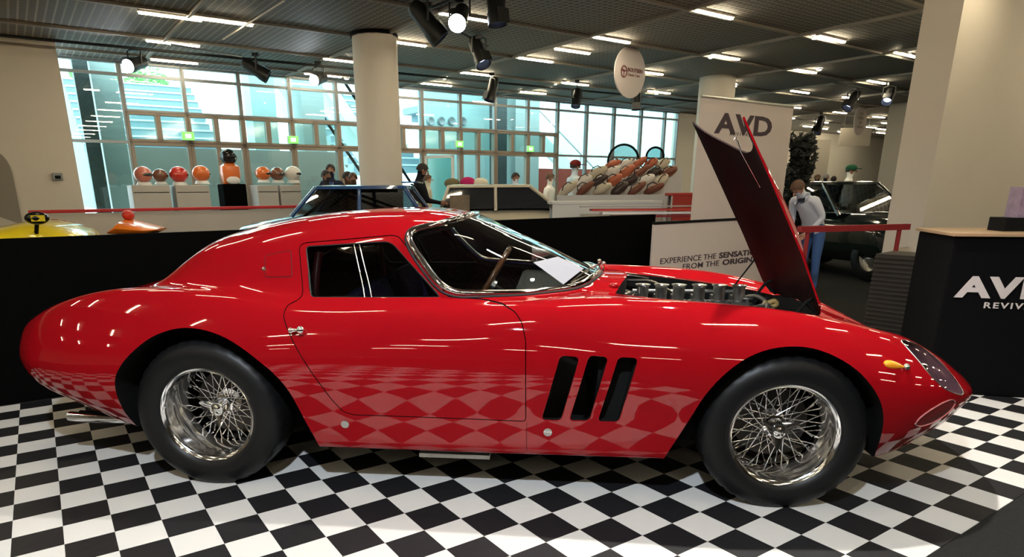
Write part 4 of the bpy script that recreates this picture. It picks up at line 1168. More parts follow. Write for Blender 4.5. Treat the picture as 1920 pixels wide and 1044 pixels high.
# ================================================================== fittings under the ceiling
SPB = mat('spot_black', (.012, .012, .012), .45, .2)
def track_spot(px, py, zc, aim, label, lit=False, s=1.0):
    p = at_z(px, py, zc)
    t = thing('track_spotlight', label, 'spotlight', p)
    d = (V(aim)).normalized(); q = d.to_track_quat('Z', 'Y').to_matrix()
    mb = MB(); pr = [(.0, -.20), (.055, -.20), (.075, -.15), (.080, .04), (.088, .06), (.092, .16), (.084, .16), (.078, .06)]
    n = 20; vs = []
    for r, h in pr:
        for i in range(n):
            a = 2 * PI * i / n; vs.append(q @ V((r * s * math.cos(a), r * s * math.sin(a), h * s)))
    fs = [(j * n + i, j * n + (i + 1) % n, (j + 1) * n + (i + 1) % n, (j + 1) * n + i) for j in range(len(pr) - 1) for i in range(n)]
    mb.add(vs, fs)
    mb.box(q @ V((0, .095 * s, .10 * s)), (.13 * s, .004, .12 * s), M=q)
    mb.build('barrel', SPB, t, 40)
    lens = MB(); lens.cyl(q @ V((0, 0, .05 * s)), q @ V((0, 0, .065 * s)), .072 * s, n=18)
    lens.build('lens', mat('lit_lens', (1, 1, 1), .3, emit=(.85, .93, 1.0), es=60) if lit else mat('spot_lens', (.35, .42, .60), .08, coat=1, emit=(.55, .65, .95), es=.6), t)
    top = CEIL - .05 - p.z
    sx = q @ V((1, 0, 0)); sx.z = 0; sx.normalize()
    MB().tube([sx * .10 * s, sx * .10 * s + V((0, 0, .16 * s)), V((0, 0, .19 * s)), -sx * .10 * s + V((0, 0, .16 * s)), -sx * .10 * s], .010 * s, 6).cyl((0, 0, .19 * s), (0, 0, top), .012).box((0, 0, top - .01), (.10, .07, .05)).build('yoke', SPB, t, 40)
    return t
track_spot(482, 132, 3.22, (.75, .25, -.45), 'black track spotlight aimed right, nearest left of the round column', s=1.25)
track_spot(598, 148, 3.20, (-.2, -.9, -.25), 'glowing track spotlight facing the viewer, just left of the round column', True, 1.1)
track_spot(803, 45, 3.25, (.62, .1, -.72), 'large black track spotlight right of the round column top', s=1.45)
track_spot(862, 32, 3.27, (-.05, -.8, -.5), 'glowing track spotlight hung in front of a ceiling tube near the top', True, 1.25)
track_spot(898, 100, 3.24, (.35, -.35, -.75), 'black track spotlight with bluish lens, right of and below the glowing one', s=1.3)
track_spot(930, 12, 3.27, (.1, -.1, -1), 'black track spotlight cut by the top edge of the picture', s=1.25)
track_spot(922, 170, 3.16, (-.25, -.2, -1), 'slim black spotlight pointing down before the glass, right of the column', s=1.25)
track_spot(1081, 185, 3.12, (-.1, -.4, -.9), 'black spotlight pointing down left of the hanging round sign', s=1.1)
track_spot(1193, 190, 3.10, (0, -.1, -1), 'black spotlight pointing down directly beneath the hanging round sign', s=1.1)
track_spot(254, 120, 3.24, (-.1, -.9, -.3), 'dazzling spotlight facing the viewer at the far left of the glass', True, 1.2)
track_spot(1597, 190, 3.20, (-.5, -.3, -.7), 'small black spotlight high up between the tall banner and the right pillar', s=1.3)
track_spot(1666, 181, 3.20, (-.4, -.6, -.6), 'black spotlight with bluish lens close to the right pillar', s=1.2)
track_spot(1536, 236, 3.1, (-.3, -.2, -.9), 'far small black spotlight just right of the tall banner', s=1.5)
def rail(name, label, pts, r=.022):
    return tag(MB().tube(pts, r, 8).build(name, SPB, None, 40), label, 'lighting track')
rail('lighting_track', 'long black lighting track running above the glass facade', [H(-3, 12.25, 3.40), H(2, 12.2, 3.42), H(17, 11.6, 3.43)])
rail('lighting_track', 'black lighting track crossing the ceiling toward the viewer by the round column', [H(4.75, 6.0, 3.44), H(4.70, 8.0, 3.44), H(6.6, 9.2, 3.44)], .016)
rail('lighting_track', 'black lighting track high up beside the right pillar', [H(15, 8.1, 3.43), H(19, 8.2, 3.43)], .02)
tag(MB().tube([H(3.1, 8.5, 3.45), H(3.0, 10.9, 3.43)], .012, 8).build('ceiling_pipe', BAT, None, 40), 'thin pale pipe under the ceiling at the upper left', 'pipe')
tag(MB().tube([H(2.4, 11.6, 3.42), H(3.5, 11.75, 3.38)], .016, 8).build('ceiling_pipe', ALU, None, 40), 'shiny silver pipe lying along the track at the upper left', 'pipe')

# hanging round signs
def disc(px, py, u_, label, D_, inner):
    d = ray(px, py); p = CAM + d * (u_ / d.dot(HU))
    t = thing('hanging_sign', label, 'sign', p, TH + math.radians(4))
    MB().cyl((0, -.012, 0), (0, .012, 0), D_ / 2, n=64).build('disc', mat('sign_white', (.56, .50, .49), .6), t, 40)
    MB().tube([(D_ * .16, 0, D_ * .44), (D_ * .20, 0, CEIL - p.z - .03)], .004, 6).tube([(-D_ * .16, 0, D_ * .44), (-D_ * .16, 0, CEIL - p.z - .03)], .003, 6).build('cord', ALU, t)
    inner(t, D_)
    return t
INKR = mat('maroon_print', (.16, .04, .04), .6)
def boutsen(t, D_):
    c = V((-D_ * .215, -.016, 0)); rg = [c + V((.072 * math.cos(2 * PI * k / 28), 0, .085 * math.sin(2 * PI * k / 28))) for k in range(28)]
    mb = MB().tube(rg, .009, 6, True).box(c + V((0, 0, .012)), (.14, .006, .016)).box(c + V((0, 0, -.035)), (.016, .006, .08)).cyl(c + V((0, -.002, .01)), c + V((0, .002, .01)), .022, n=12)
    mb.box(c + V((-.05, 0, .03)), (.05, .006, .02))
    mb.build('steering_wheel_logo', INKR, t, 40)
    text('BOUTSEN', .082, 'lettering', INKR, t, (-D_ * .10, -.016, .012), UP, .001, 1.10, .0025)
    text('Classic Cars', .060, 'lettering', INKR, t, (-D_ * .10, -.016, -.055), UP, .001, 1.10, .0006)
disc(1181, 136, 8.95, 'round white hanging sign with a steering wheel logo and maroon lettering', .80, boutsen)
def smallsign(t, D_):
    for k, (w_, s) in enumerate(((.20, 0), (.36, 0), (.16, .0), (.38, 0))):
        MB().box((s, -.016, .17 - k * .12), (w_, .004, .07)).build('lettering', mat('faint_print', (.36, .33, .30), .7), t)
disc(1613, 225, 20.8, 'small distant round hanging sign left of the right pillar', .82, smallsign)

# ================================================================== people
SKIN = mat('skin', (.50, .27, .18), .55); SKIND = mat('skin_tan', (.33, .16, .10), .55)
HAIRD = mat('dark_hair', (.018, .012, .010), .6); HAIRB = mat('brown_hair', (.11, .055, .03), .6); HAIRG = mat('grey_hair', (.32, .30, .28), .6)
def cloth(n, c=(.5, .5, .5)): return mat('cloth_' + n, c, .85, spec=.2)
BASE = {'pel': (0, 0, .95), 'wai': (0, 0, 1.10), 'che': (0, 0, 1.30), 'nek': (0, .005, 1.46), 'hb': (0, -.01, 1.54), 'hm': (0, -.02, 1.63), 'ht': (0, -.01, 1.70)}
def person(label, depth, px, py, face, shirt, legs, hair, skin=SKIN, height=1.75, bend=0.0, arms='down', hatm=None, group=None, headdown=0.0):
    # (px, py) is where the top of the head shows; feet stand on the floor below it at the given depth
    top = D(px, py, depth); base = V((top.x, top.y, 0)); sc = top.z / 1.75 if bend == 0 else height / 1.75
    t = thing('person', label, 'person', base, face, group)
    B = Matrix.Translation((0, 0, .98)) @ Matrix.Rotation(bend, 4, 'X') @ Matrix.Translation((0, 0, -.98))
    def T(p, up=True): return (B @ V(p) if up else V(p)) * sc
    Hd = Matrix.Translation((0, 0, 1.50)) @ Matrix.Rotation(headdown, 4, 'X') @ Matrix.Translation((0, 0, -1.50))
    J, E, Rr, reg = [], [], [], []
    def j(p, r, par=None, up=True):
        J.append(T(p, up)); Rr.append((r[0] * sc, r[1] * sc) if hasattr(r, '__len__') else (r * sc, r * sc))
        if par is not None: E.append((par, len(J) - 1))
        return len(J) - 1
    pel = j((0, 0, .96), (.155, .115)); wai = j((0, 0, 1.10), (.140, .10), pel); che = j((0, 0, 1.30), (.165, .115), wai); nb = j((0, .005, 1.455), (.095, .078), che)
    def jh(p, r, par): return j(tuple(Hd @ V(p)), r, par)
    nk = jh((0, 0, 1.50), .052, nb); h1 = jh((0, -.012, 1.57), (.066, .072), nk); h2 = jh((0, -.014, 1.65), (.074, .088), h1); h3 = jh((0, -.008, 1.71), (.052, .060), h2)
    segs = [('t', pel, wai), ('t', wai, che), ('t', che, nb), ('h', nk, h1), ('h', h1, h2), ('h', h2, h3)]
    hands = []
    for s in (-1, 1):
        sh = j((s * .170, 0, 1.425), .066, che); 
        if arms == 'down': el, wr = (s * .235, .03, 1.13), (s * .225, -.06, .90)
        elif arms == 'fwd': el, wr = (s * .235, -.08, 1.16), (s * .13, -.32, 1.12)
        else: el, wr = (s * .23, -.06, 1.14), (s * .05, -.20, 1.24)
        el = j(el, .046, sh); w_ = j(wr, .030, el); segs += [('a', sh, el), ('a', el, w_)]; hands.append((J[el].copy(), J[w_].copy(), s))
        hp = j((s * .085, 0, .90), (.092, .095), pel, False); kn = j((s * .095, -.02, .50), .062, hp, False); an = j((s * .10, .015, .09), .042, kn, False); to = j((s * .11, -.12, .045), (.042, .034), an, False)
        segs += [('l', hp, kn), ('l', kn, an), ('s', an, to)]
    me = bpy.data.meshes.new('body'); me.from_pydata([tuple(q) for q in J], E, []); o = bpy.data.objects.new('body', me); COL.objects.link(o)
    md = o.modifiers.new('s', 'SKIN'); md.use_smooth_shade = True
    for i, r in enumerate(Rr): me.skin_vertices[0].data[i].radius = r
    me.skin_vertices[0].data[0].use_root = True
    o.modifiers.new('u', 'SUBSURF').levels = 1
    dg = bpy.context.evaluated_depsgraph_get(); dg.update()
    m2 = bpy.data.meshes.new_from_object(o.evaluated_get(dg)); o.modifiers.clear(); o.data = m2
    # hands: palm, four fingers and a thumb on each wrist, joined into the body mesh
    hm = MB()
    for el, wr, s in hands:
        d = (wr - el).normalized(); side = d.cross(V((0, -1, 0.2))).normalized(); nrm_ = side.cross(d)
        for k in range(5): hm.tube([wr - d * .01 + side * (.008 * (k - 2)) * sc, wr + d * .075 * sc + side * (.012 * (k - 2)) * sc], .017 * sc, 6)
        for k in range(4):
            b0 = wr + d * .075 * sc + side * (.015 * (k - 1.5)) * sc; L_ = (.062, .072, .066, .05)[k] * sc
            hm.tube([b0, b0 + d * L_ * .5 + nrm_ * .006, b0 + d * L_ + nrm_ * .020], .0085 * sc, 6)
        hm.tube([wr + d * .02 * sc + side * .02 * s * sc, wr + d * .05 * sc + side * .045 * s * sc, wr + d * .085 * sc + side * .05 * s * sc + nrm_ * .01], .0095 * sc, 6)
    nv = len(m2.vertices); vs = [v.co.copy() for v in m2.vertices] + [V(v) for v in hm.v]; fs = [tuple(p.vertices) for p in m2.polygons]; nb_ = len(fs); fs += [tuple(i + nv for i in f) for f in hm.f]
    m3 = bpy.data.meshes.new('body'); m3.from_pydata(vs, [], fs)
    for m_ in (shirt, skin, legs, BLACK): m3.materials.append(m_)
    mi = {'t': 0, 'a': 0, 'h': 1, 'l': 2, 's': 3}
    for p in m3.polygons:
        p.use_smooth = True
        if p.index >= nb_: p.material_index = 1; continue
        best = 9; c = p.center
        for kd, a, b in segs:
            A, Bb = J[a], J[b]; ab = Bb - A; tt = max(0, min(1, (c - A).dot(ab) / ab.length_squared)); d = (A + ab * tt - c).length
            d /= max(Rr[a][0], .03)
            if d < best: best = d; k_ = kd
        p.material_index = mi[k_]
        if k_ == 't' and (c - J[pel]).length < .14 * sc and c.z < J[pel].z: p.material_index = 2
    bpy.data.objects.remove(o); o = bpy.data.objects.new('body', m3); COL.objects.link(o); o.parent = t
    # face and hair follow the head
    Mh = B @ Hd; hc = Mh @ V((0, -.014, 1.635)) * sc; R3 = Mh.to_3x3()
    fc = MB()
    fc.ball(hc + R3 @ V((0, -.098, -.015)) * sc, (.011 * sc, .016 * sc, .020 * sc), 8, 6)
    for s in (-1, 1): fc.ball(hc + R3 @ V((s * .078, .005, -.01)) * sc, (.010 * sc, .018 * sc, .028 * sc), 8, 6)
    fc.build('nose_and_ears', skin, t, 60)
    ey = MB()
    for s in (-1, 1): ey.ball(hc + R3 @ V((s * .030, -.080, .012)) * sc, .009 * sc, 8, 6)
    ey.ball(hc + R3 @ V((0, -.082, -.052)) * sc, (.022 * sc, .006 * sc, .004 * sc), 8, 6)
    ey.build('eyes_and_mouth', mat('eye_dark', (.03, .015, .012), .4), t, 60)
    hr = MB(); n, m_ = 20, 10; r = V((.086, .101, .098)) * sc; vs = []
    for jx in range(m_ + 1):
        ph = PI * .60 * jx / m_
        for i in range(n):
            a = 2 * PI * i / n; front = max(0, -math.sin(a)) 
            ph2 = ph * (1 - .42 * front)
            vs.append(hc + R3 @ V((r.x * math.sin(ph2) * math.cos(a), r.y * math.sin(ph2) * math.sin(a) + .006 * sc, r.z * math.cos(ph2) + .008 * sc)))
    hr.add(vs, [(jx * n + i, (jx + 1) * n + i, (jx + 1) * n + (i + 1) % n, jx * n + (i + 1) % n) for jx in range(m_) for i in range(n)])
    hr.build('hair', hair, t, 60, fix=False)
    if hatm:
        MB().ball(hc + R3 @ V((0, 0, .05)) * sc, (.096 * sc, .11 * sc, .075 * sc), 16, 8).box(hc + R3 @ V((0, -.13, .035)) * sc, (.13 * sc, .12 * sc, .012)).build('cap', hatm, t, 60)
    return t
ANG = math.atan2(RX.y, RX.x)
person('man in a black jacket looking down, standing right of the round column', 9.9, 785, 303, TH + math.radians(70), cloth('black', (.012, .012, .014)), cloth('black'), HAIRD, SKIND, headdown=.35, arms='fwd')
person('light-shirted figure half hidden behind the man in the black jacket', 12.6, 801, 326, TH + math.radians(60), cloth('cream', (.65, .60, .48)), cloth('khaki', (.25, .20, .13)), HAIRB)
person('dark-haired man nearest left of the column behind the blue car roof', 10.6, 610, 317, TH + math.radians(20), cloth('charcoal', (.03, .03, .035)), cloth('black'), HAIRD, SKIND)
person('second dark-haired man behind the blue car, standing slightly taller and farther', 11.6, 619, 306, TH - math.radians(30), cloth('navy', (.02, .025, .06)), cloth('black'), HAIRD)
person('man with brown face tucked against the left side of the round column', 11.4, 650, 320, TH + math.radians(50), cloth('brown', (.10, .05, .03)), cloth('black'), HAIRD, SKIND)
person('bald-looking man in brown against the round column, right of a similar head', 10.9, 661, 322, TH - math.radians(20), cloth('brown'), cloth('black'), HAIRB, SKIND)
person('visitor in a pale blue shirt and dark red cap by the facade', 12.4, 1078, 300, TH + math.radians(80), cloth('pale_blue', (.55, .66, .75)), cloth('khaki'), HAIRD, SKIND, hatm=cloth('dark_red', (.16, .02, .02)), arms='fwd')
wb = person('woman in a white blouse and blue jeans leaning over, right of the raised bonnet', 7.75, 1540, 340, ANG - math.radians(62), cloth('white', (.70, .73, .82)), cloth('jeans', (.07, .14, .34)), HAIRB, SKIN, height=1.54, bend=.78, arms='fwd')
for k, (px, py, dp, lab, hr) in enumerate(((1533, 326, 19, 'seated-looking visitor far back with brown hair, nearest the banner', HAIRB), (1549, 325, 19.5, 'grey-haired visitor far back, second from the banner', HAIRG), (1564, 329, 18.6, 'dark-haired visitor far back, third from the banner', HAIRD))):
    person(lab, dp, px, py, TH + k, cloth(('black', 'charcoal', 'navy')[k]), cloth('black'), hr, SKIND)
person('figure in a bright white top and green cap above the dark car', 13.0, 1596, 309, TH + .4, cloth('bright_white', (.85, .85, .82)), cloth('black'), HAIRD, SKIND, hatm=cloth('green', (.02, .10, .05)))
for k, (px, py, dp, c) in enumerate(((966, 322, 12.2, 'white'), (1031, 323, 12.3, 'bright_white'), (1122, 320, 12.8, 'white'))):
    person('visitor in a white top behind the display tables, ' + ('left of three', 'middle of three', 'right of three')[k], dp, px, py, TH + .5 * k, cloth(c), cloth('charcoal'), (HAIRD, HAIRB, HAIRD)[k], SKIND)

# ================================================================== other cars and displays behind the partition
def wheel_simple(parent, x, y, r, w):
    o = MB().lathe([(r * .58, -w / 2), (r * .9, -w / 2), (r, -w * .35), (r, w * .35), (r * .9, w / 2), (r * .58, w / 2)], 'Y', (x, y, r), 28, close=True).build('wheel', RUBBER, parent, 40)
    MB().lathe([(0, -.02), (r * .2, -.03), (r * .5, 0), (r * .58, -w * .3), (r * .58, w * .3), (0, w * .3)], 'Y', (x, y, r), 20).build('rim', ALU, o, 40)
def simple_car(name, label, base, rz, L, W, tops, paint, wx, wr=.31, low=.2, dark=None, planp=None):
    # tops: (x, z) outline of the bodywork without its cabin; x runs from tail to nose
    t = thing(name, label, 'car', base, rz)
    f = pchip([a for a, b in tops], [b for a, b in tops]); rings = []
    for k in range(41):
        s = k / 40; x = L * (s - .5) + (0 if 0 < k < 40 else 0); z1 = f(x); e = min(s, 1 - s) * L
        hw = W / 2 * min(1, .72 + .28 * min(1, e / .5) ** .5) if 0 < k < 40 else W / 2 * .60
        if k in (0, 40): z1 = low + (z1 - low) * .8
        ring = []
        for j in range(28):
            a = 2 * PI * j / 28; c_, s_ = math.cos(a), math.sin(a)
            ring.append(V((x, hw * math.copysign(abs(c_) ** .55, c_), (low + z1) / 2 + (z1 - low) / 2 * math.copysign(abs(s_) ** .65, s_))))
        rings.append(ring)
    sh = MB().loft(rings).build('body_shell', [paint, BLACK, BLACK], t)
    for x in wx:
        c = MB().cyl((x, -W, wr), (x, W, wr), wr * 1.18, n=32); boolean(sh, cutter(c))
    sh.data.polygons.foreach_set('use_smooth', [True] * len(sh.data.polygons)); sh.data.set_sharp_from_angle(angle=math.radians(40))
    for x in wx:
        for s in (-1, 1): wheel_simple(t, x, s * (W / 2 - .10), wr, .18)
    return t, f
def cabin(t, base, roof, W1, W2, paint, glass=None, pillars=(), mirror=False):
    # base: (x0, x1, z), roof: (x0, x1, z)
    gl = glass or mat('dark_car_glass', (.02, .025, .03), .04, coat=1, spec=.8)
    bz, rz_ = base[2], roof[2]
    MB().loft([[V((base[0], -W1 / 2, bz)), V((base[1], -W1 / 2, bz)), V((base[1], W1 / 2, bz)), V((base[0], W1 / 2, bz))], [V((roof[0], -W2 / 2, rz_ - .03)), V((roof[1], -W2 / 2, rz_ - .03)), V((roof[1], W2 / 2, rz_ - .03)), V((roof[0], W2 / 2, rz_ - .03))]]).build('cabin_glass', gl, t)
    rp = MB(); pts = []
    for zz, g_ in ((rz_ - .05, .035), (rz_ - .012, .02), (rz_, -.06)):
        pts.append([V((x, y, zz)) for x, y in rpoly([(roof[0] - g_, -W2 / 2 - g_), (roof[1] + g_, -W2 / 2 - g_), (roof[1] + g_, W2 / 2 + g_), (roof[0] - g_, W2 / 2 + g_)], .12, 4)])
    rp.loft(pts).build('roof', paint, t, 50)
    for s in (-1, 1):
        for k, (xb, xr) in enumerate([(base[0], roof[0]), (base[1], roof[1])] + list(pillars)):
            a, b = V((xb, s * W1 / 2, bz - .03)), V((xr, s * W2 / 2, rz_ - .03))
            MB().tube([a, b], .028, 8).build('pillar', paint, t, 50)
def place(px, py, dep): p = D(px, py, dep); return V((p.x, p.y, 0))
ANG = math.atan2(RX.y, RX.x)
# blue rally saloon
BLUEP = mat('blue_paint', (.012, .06, .19), .3, coat=1.0)
t, f = simple_car('rally_car', 'blue boxy rally saloon whose roof shows over the red coupe', place(690, 350, 8.9), ANG, 3.5, 1.5, [(-1.75, .82), (-1.2, .93), (-.6, 1.0), (.7, 1.0), (1.1, .92), (1.75, .78)], BLUEP, (-1.1, 1.1))
cabin(t, (-.90, .80, .99), (-.58, .56, 1.345), 1.36, 1.16, BLUEP, glassmat('saloon_glass', (.35, .38, .40), .01, 1.5, 1.6), [(-.02, -.02)])
for s in (-1, 1):
    MB().tube([(-.78, s * .5, .95), (-.35, s * .46, 1.27), (.35, s * .46, 1.27)], .02, 6).tube([(-.3, s * .46, 1.25), (.45, s * .5, .98)], .018, 6).build('roll_cage', BLACK, t)
MB().box((.45, 0, .93), (.06, 1.2, .04)).build('red_harness_bar', mat('harness_red', (.30, .01, .01), .6), t)
MB().box((.62, 0, 1.375), (.22, .9, .02)).box((-.5, 0, 1.37), (.05, .05, .04)).build('roof_vent', BLUEP, t, bevel=.006)
# yellow sports car at the far left
YEL = mat('yellow_paint', (.80, .62, .02), .3, coat=1.0)
t, f = simple_car('yellow_car', 'yellow open sports car with black mirror at the far left edge', place(190, 430, 7.6) - V((math.cos(ANG + .40), math.sin(ANG + .40), 0)) * 2.1, ANG + .40, 4.2, 1.8, [(-2.1, .75), (-1.4, .92), (-.3, .90), (.6, .90), (1.10, .92), (1.50, .985), (1.80, .94), (2.1, .80)], YEL, (-1.35, 1.62), .375, .3)
MB().loft([[V((.95, -.75, .86)), V((1.22, -.75, .88)), V((1.22, .75, .88)), V((.95, .75, .86))], [V((.70, -.60, 1.12)), V((.76, -.60, 1.12)), V((.76, .60, 1.12)), V((.70, .60, 1.12))]]).build('windscreen', mat('dark_car_glass', (.02, .025, .03), .04, coat=1, spec=.8), t)
mr = MB().ball((1.66, -.96, 1.03), (.11, .07, .065), 16, 10).build('door_mirror', mat('gloss_black', (.01, .01, .01), .15), t, 60)
MB().box((1.68, -1.02, 1.03), (.12, .01, .06)).build('mirror_face', YEL, mr)
MB().tube([(1.60, -.80, .88), (1.65, -.94, .99)], .02, 6).build('mirror_stalk', BLACK, mr)
# orange kart body
ORG = mat('orange_paint', (.80, .20, .02), .35, coat=.6)
kb = D(264, 430, 8.75); kt = thing('orange_kart', 'small orange racing kart body showing above the partition at left', 'kart', (kb.x, kb.y, 0), ANG)
rgs = []
for x, w_, z0, z1 in ((-.30, .30, .74, .80), (-.15, .36, .72, .93), (-.02, .34, .72, .90), (.18, .30, .74, .84), (.28, .16, .78, .81)):
    rgs.append([V((x, w_ * math.cos(a), (z0 + z1) / 2 + (z1 - z0) / 2 * math.sin(a))) for a in [2 * PI * k / 16 for k in range(16)]])
MB().loft(rgs).build('nose_cone', ORG, kt, 50)
MB().ball((-.14, 0, .98), (.07, .10, .07), 12, 8).build('red_cowl', mat('signal_red', (.62, .04, .02), .4), kt, 60)
MB().box((0, 0, .36), (.5, .5, .72)).build('stand', BLACK, kt)
# low wall with red rail, cabinets with helmets
SIL = mat('red_rail', (.50, .02, .025), .5)
a, b = at_v(52, 392, 11.1), at_v(562, 392, 11.1)
hz_w = at_v(250, 392, 11.1).z
lw = thing('low_barrier', 'long low off-white barrier topped by a bright red rail at left', 'barrier', H((a - C0).dot(HU), 11.1, 0), TH)
Lw = (b - a).length
MB().box((Lw / 2, .05, hz_w / 2 - .02), (Lw, .08, hz_w - .05)).build('panel', mat('offwhite_panel', (.50, .46, .42), .6, var=.06, vscale=3), lw)
MB().box((Lw / 2, .05, hz_w - .012), (Lw, .14, .045)).build('red_rail', SIL, lw, bevel=.01)
cabp = None
CABM = mat('grey_cabinet', (.46, .45, .42), .5, var=.05, vscale=2)
for k, (x0, x1) in enumerate(((246, 318), (328, 392), (396, 408), (482, 521), (525, 564))):
    if k == 2: continue
    p0, p1 = at_v(x0, 347, 11.75), at_v(x1, 347, 11.75)
    cb = thing('display_cabinet', ('leftmost', 'second from left', '', 'third from left', 'rightmost')[k] + ' grey-white display cabinet behind the red rail', 'cabinet', V((p0.x, p0.y, 0)), TH, 'grey-white display cabinets')
    w_ = (p1 - p0).length; MB().box((w_ / 2, .25, p0.z / 2), (w_, .5, p0.z)).build('case', CABM, cb, bevel=.01)
    MB().box((w_ / 2, -.002, p0.z * .92), (w_ * .92, .006, .01)).build('door_seam', BLACK, cb)
HC = {'red': (.60, .04, .03), 'orange': (.75, .17, .03), 'white': (.75, .73, .68), 'brown': (.18, .07, .04), 'rose': (.62, .20, .14)}
def helmet(px, py, v, c, label, s=1.0):
    p = at_v(px, py, v); t = thing('helmet', label, 'helmet', p, TH + (px % 7) * .3, 'racing helmets on the cabinets')
    MB().ball((0, 0, 0), (.13 * s, .15 * s, .13 * s), 20, 12).build('shell', mat('helmet_' + c, HC[c], .25, coat=1), t, 60)
    MB().ball((0, -.055 * s, -.005 * s), (.108 * s, .108 * s, .05 * s), 16, 8).build('visor', mat('visor_black', (.02, .02, .02), .1, coat=1), t, 60)
    MB().cyl((0, 0, -.12 * s), (0, 0, -.17 * s), .10 * s, .12 * s).build('collar', mat('white_metal'), t, 40)
helmet(268, 327, 11.95, 'rose', 'rose-red helmet, leftmost above the display cabinets', 0.98)
helmet(300, 329, 12.0, 'brown', 'brown helmet beside the leftmost rose-red one', 0.81)
helmet(335, 327, 11.95, 'red', 'red helmet, third from the left above the cabinets', 0.98)
helmet(377, 325, 11.95, 'orange', 'orange helmet just left of the black pedestal', 0.98)
helmet(493, 325, 11.95, 'orange', 'orange helmet just right of the black pedestal', 0.90)
helmet(520, 326, 12.0, 'brown', 'dark brown helmet between the orange and white ones', 0.90)
helmet(549, 325, 11.95, 'white', 'white helmet, rightmost above the display cabinets', 0.98)
p = D(434, 345, 11.6); pd = thing('display_pedestal', 'tall black pedestal behind the red rail at left', 'pedestal', (p.x, p.y, 0), TH)
MB().box((0, 0, p.z / 2), (.40, .40, p.z)).build('column_body', FELT, pd, bevel=.02)
ms = thing('racing_bust', 'orange racing suit bust wearing a black helmet on the black pedestal', 'mannequin', p, TH)
MB().lathe([(0, 0), (.13, 0), (.16, .05), (.18, .2), (.17, .30), (.08, .36), (0, .37)], 'Z', n=20).build('suit', mat('helmet_orange'), ms, 50)
MB().ball((0, -.16, .06), (.12, .03, .07), 12, 8).build('chest_patch', mat('white_metal'), ms, 60)
MB().ball((0, 0, .46), (.14, .16, .14), 18, 10).build('helmet_shell', mat('gloss_black'), ms, 60)
MB().tube([(.08, -.12, .42), (.12, -.05, .50), (.08, .08, .56)], .012, 6).build('helmet_stripe', ALU, ms, 60)
# cream display car and tables
CRM = mat('cream_paint', (.60, .53, .40), .35, coat=.8)
t, f = simple_car('cream_car', 'cream hardtop saloon behind the partition, right of the round column', place(935, 360, 11.0), ANG + .05, 3.2, 1.5, [(-1.6, .86), (-1.0, .96), (-.2, 1.0), (.4, 1.0), (1.0, .95), (1.6, .80)], CRM, (-1.0, 1.05), .34, .22)
cabin(t, (-1.0, .95, .98), (-.85, .45, 1.36), 1.34, 1.2, CRM, None, [(-.1, -.1)])
def table(name, label, x0, x1, ytop, dep, m, drop, dy=.6):
    a, b = D(x0, ytop, dep), D(x1, ytop, dep); L_ = (b - a).length; z = (a.z + b.z) / 2
    t = thing(name, label, 'table', (a.x, a.y, 0), math.atan2(b.y - a.y, b.x - a.x))
    MB().box((L_ / 2, dy / 2, z - .02), (L_, dy, .04)).build('table_top', m, t, bevel=.008)
    MB().box((L_ / 2, .02, z - drop / 2 - .03), (L_ - .02, .03, drop)).build('front_cloth', m, t)
    for x in (.05, L_ - .05):
        for y in (.06, dy - .06): MB().box((x, y, (z - .04) / 2), (.04, .04, z - .04)).build('leg', ALU, t)
    return a, b, z
WHT = cloth('table_white', (.62, .60, .57))
table('display_table', 'low white-clothed display table holding caps and bags', 1035, 1243, 377, 8.3, WHT, .35)
table('display_table', 'tall white-clothed table heaped with fabric at the centre', 838, 905, 347, 12.6, WHT, .5, .5)
RC = mat('red_counter', (.42, .035, .02), .55)
ra, rb_, rz_ = table('red_counter', 'long bright red display counter left of the raised bonnet', 1262, 1436, 361, 8.7, RC, .33, .4)
# strips of boards stacked before the red counter
for k in range(4):
    a, b = D(1090 + 20 * k, 388 + k * 6, 7.75 - .08 * k), D(1390, 390 + k * 6, 7.75 - .08 * k)
    L_ = (b - a).length; o = MB().box((L_ / 2, .1, 0), (L_, .2, .022 if k else .012)).build('display_board', (mat('grey_board', (.35, .32, .30), .4), RC, mat('white_metal'), mat('wine_board', (.22, .015, .02), .4))[k])
    o.location = (a.x, a.y, a.z); o.rotation_euler = (0, 0, math.atan2(b.y - a.y, b.x - a.x))
    tag(o, ('topmost grey', 'second, red', 'third, white', 'lowest, wine red')[k] + ' board in the stack lying behind the black partition', 'board')
bx_ = MB().box((0, 0, 0), (1.5, .16, .78)).build('board_stand', BLACK); q = D(1230, 440, 7.6); bx_.location = (q.x, q.y + .1, .39); bx_.rotation_euler = (0, 0, ANG); tag(bx_, 'black stand under the stacked boards behind the partition', 'stand')
# caps and bags
rnd = random.Random(3)
LC = [mat('leather_brown', (.17, .055, .03), .4), mat('leather_rust', (.42, .11, .05), .4), mat('leather_dark', (.035, .02, .017), .4), mat('linen_white', (.66, .62, .56), .7), mat('linen_cream', (.52, .45, .33), .7)]
RISER = mat('riser_white', (.58, .56, .53), .6)
steps_ = []
for k in range(4):
    a, b = D(1048 + 30 * k, 366 - 16 * k, 9.3 + .28 * k), D(1244 + 12 * k, 366 - 16 * k, 9.3 + .28 * k)
    steps_.append((a, b))
    L_ = (b - a).length
    o = MB().box((L_ / 2, .13, a.z / 2), (L_, .26, a.z)).build('riser', RISER); o.location = (a.x, a.y, 0); o.rotation_euler = (0, 0, math.atan2(b.y - a.y, b.x - a.x))
    tag(o, ('lowest', 'second lowest', 'third', 'highest')[k] + ' white step of the tiered stand left of the red counter', 'display riser')
bag = None
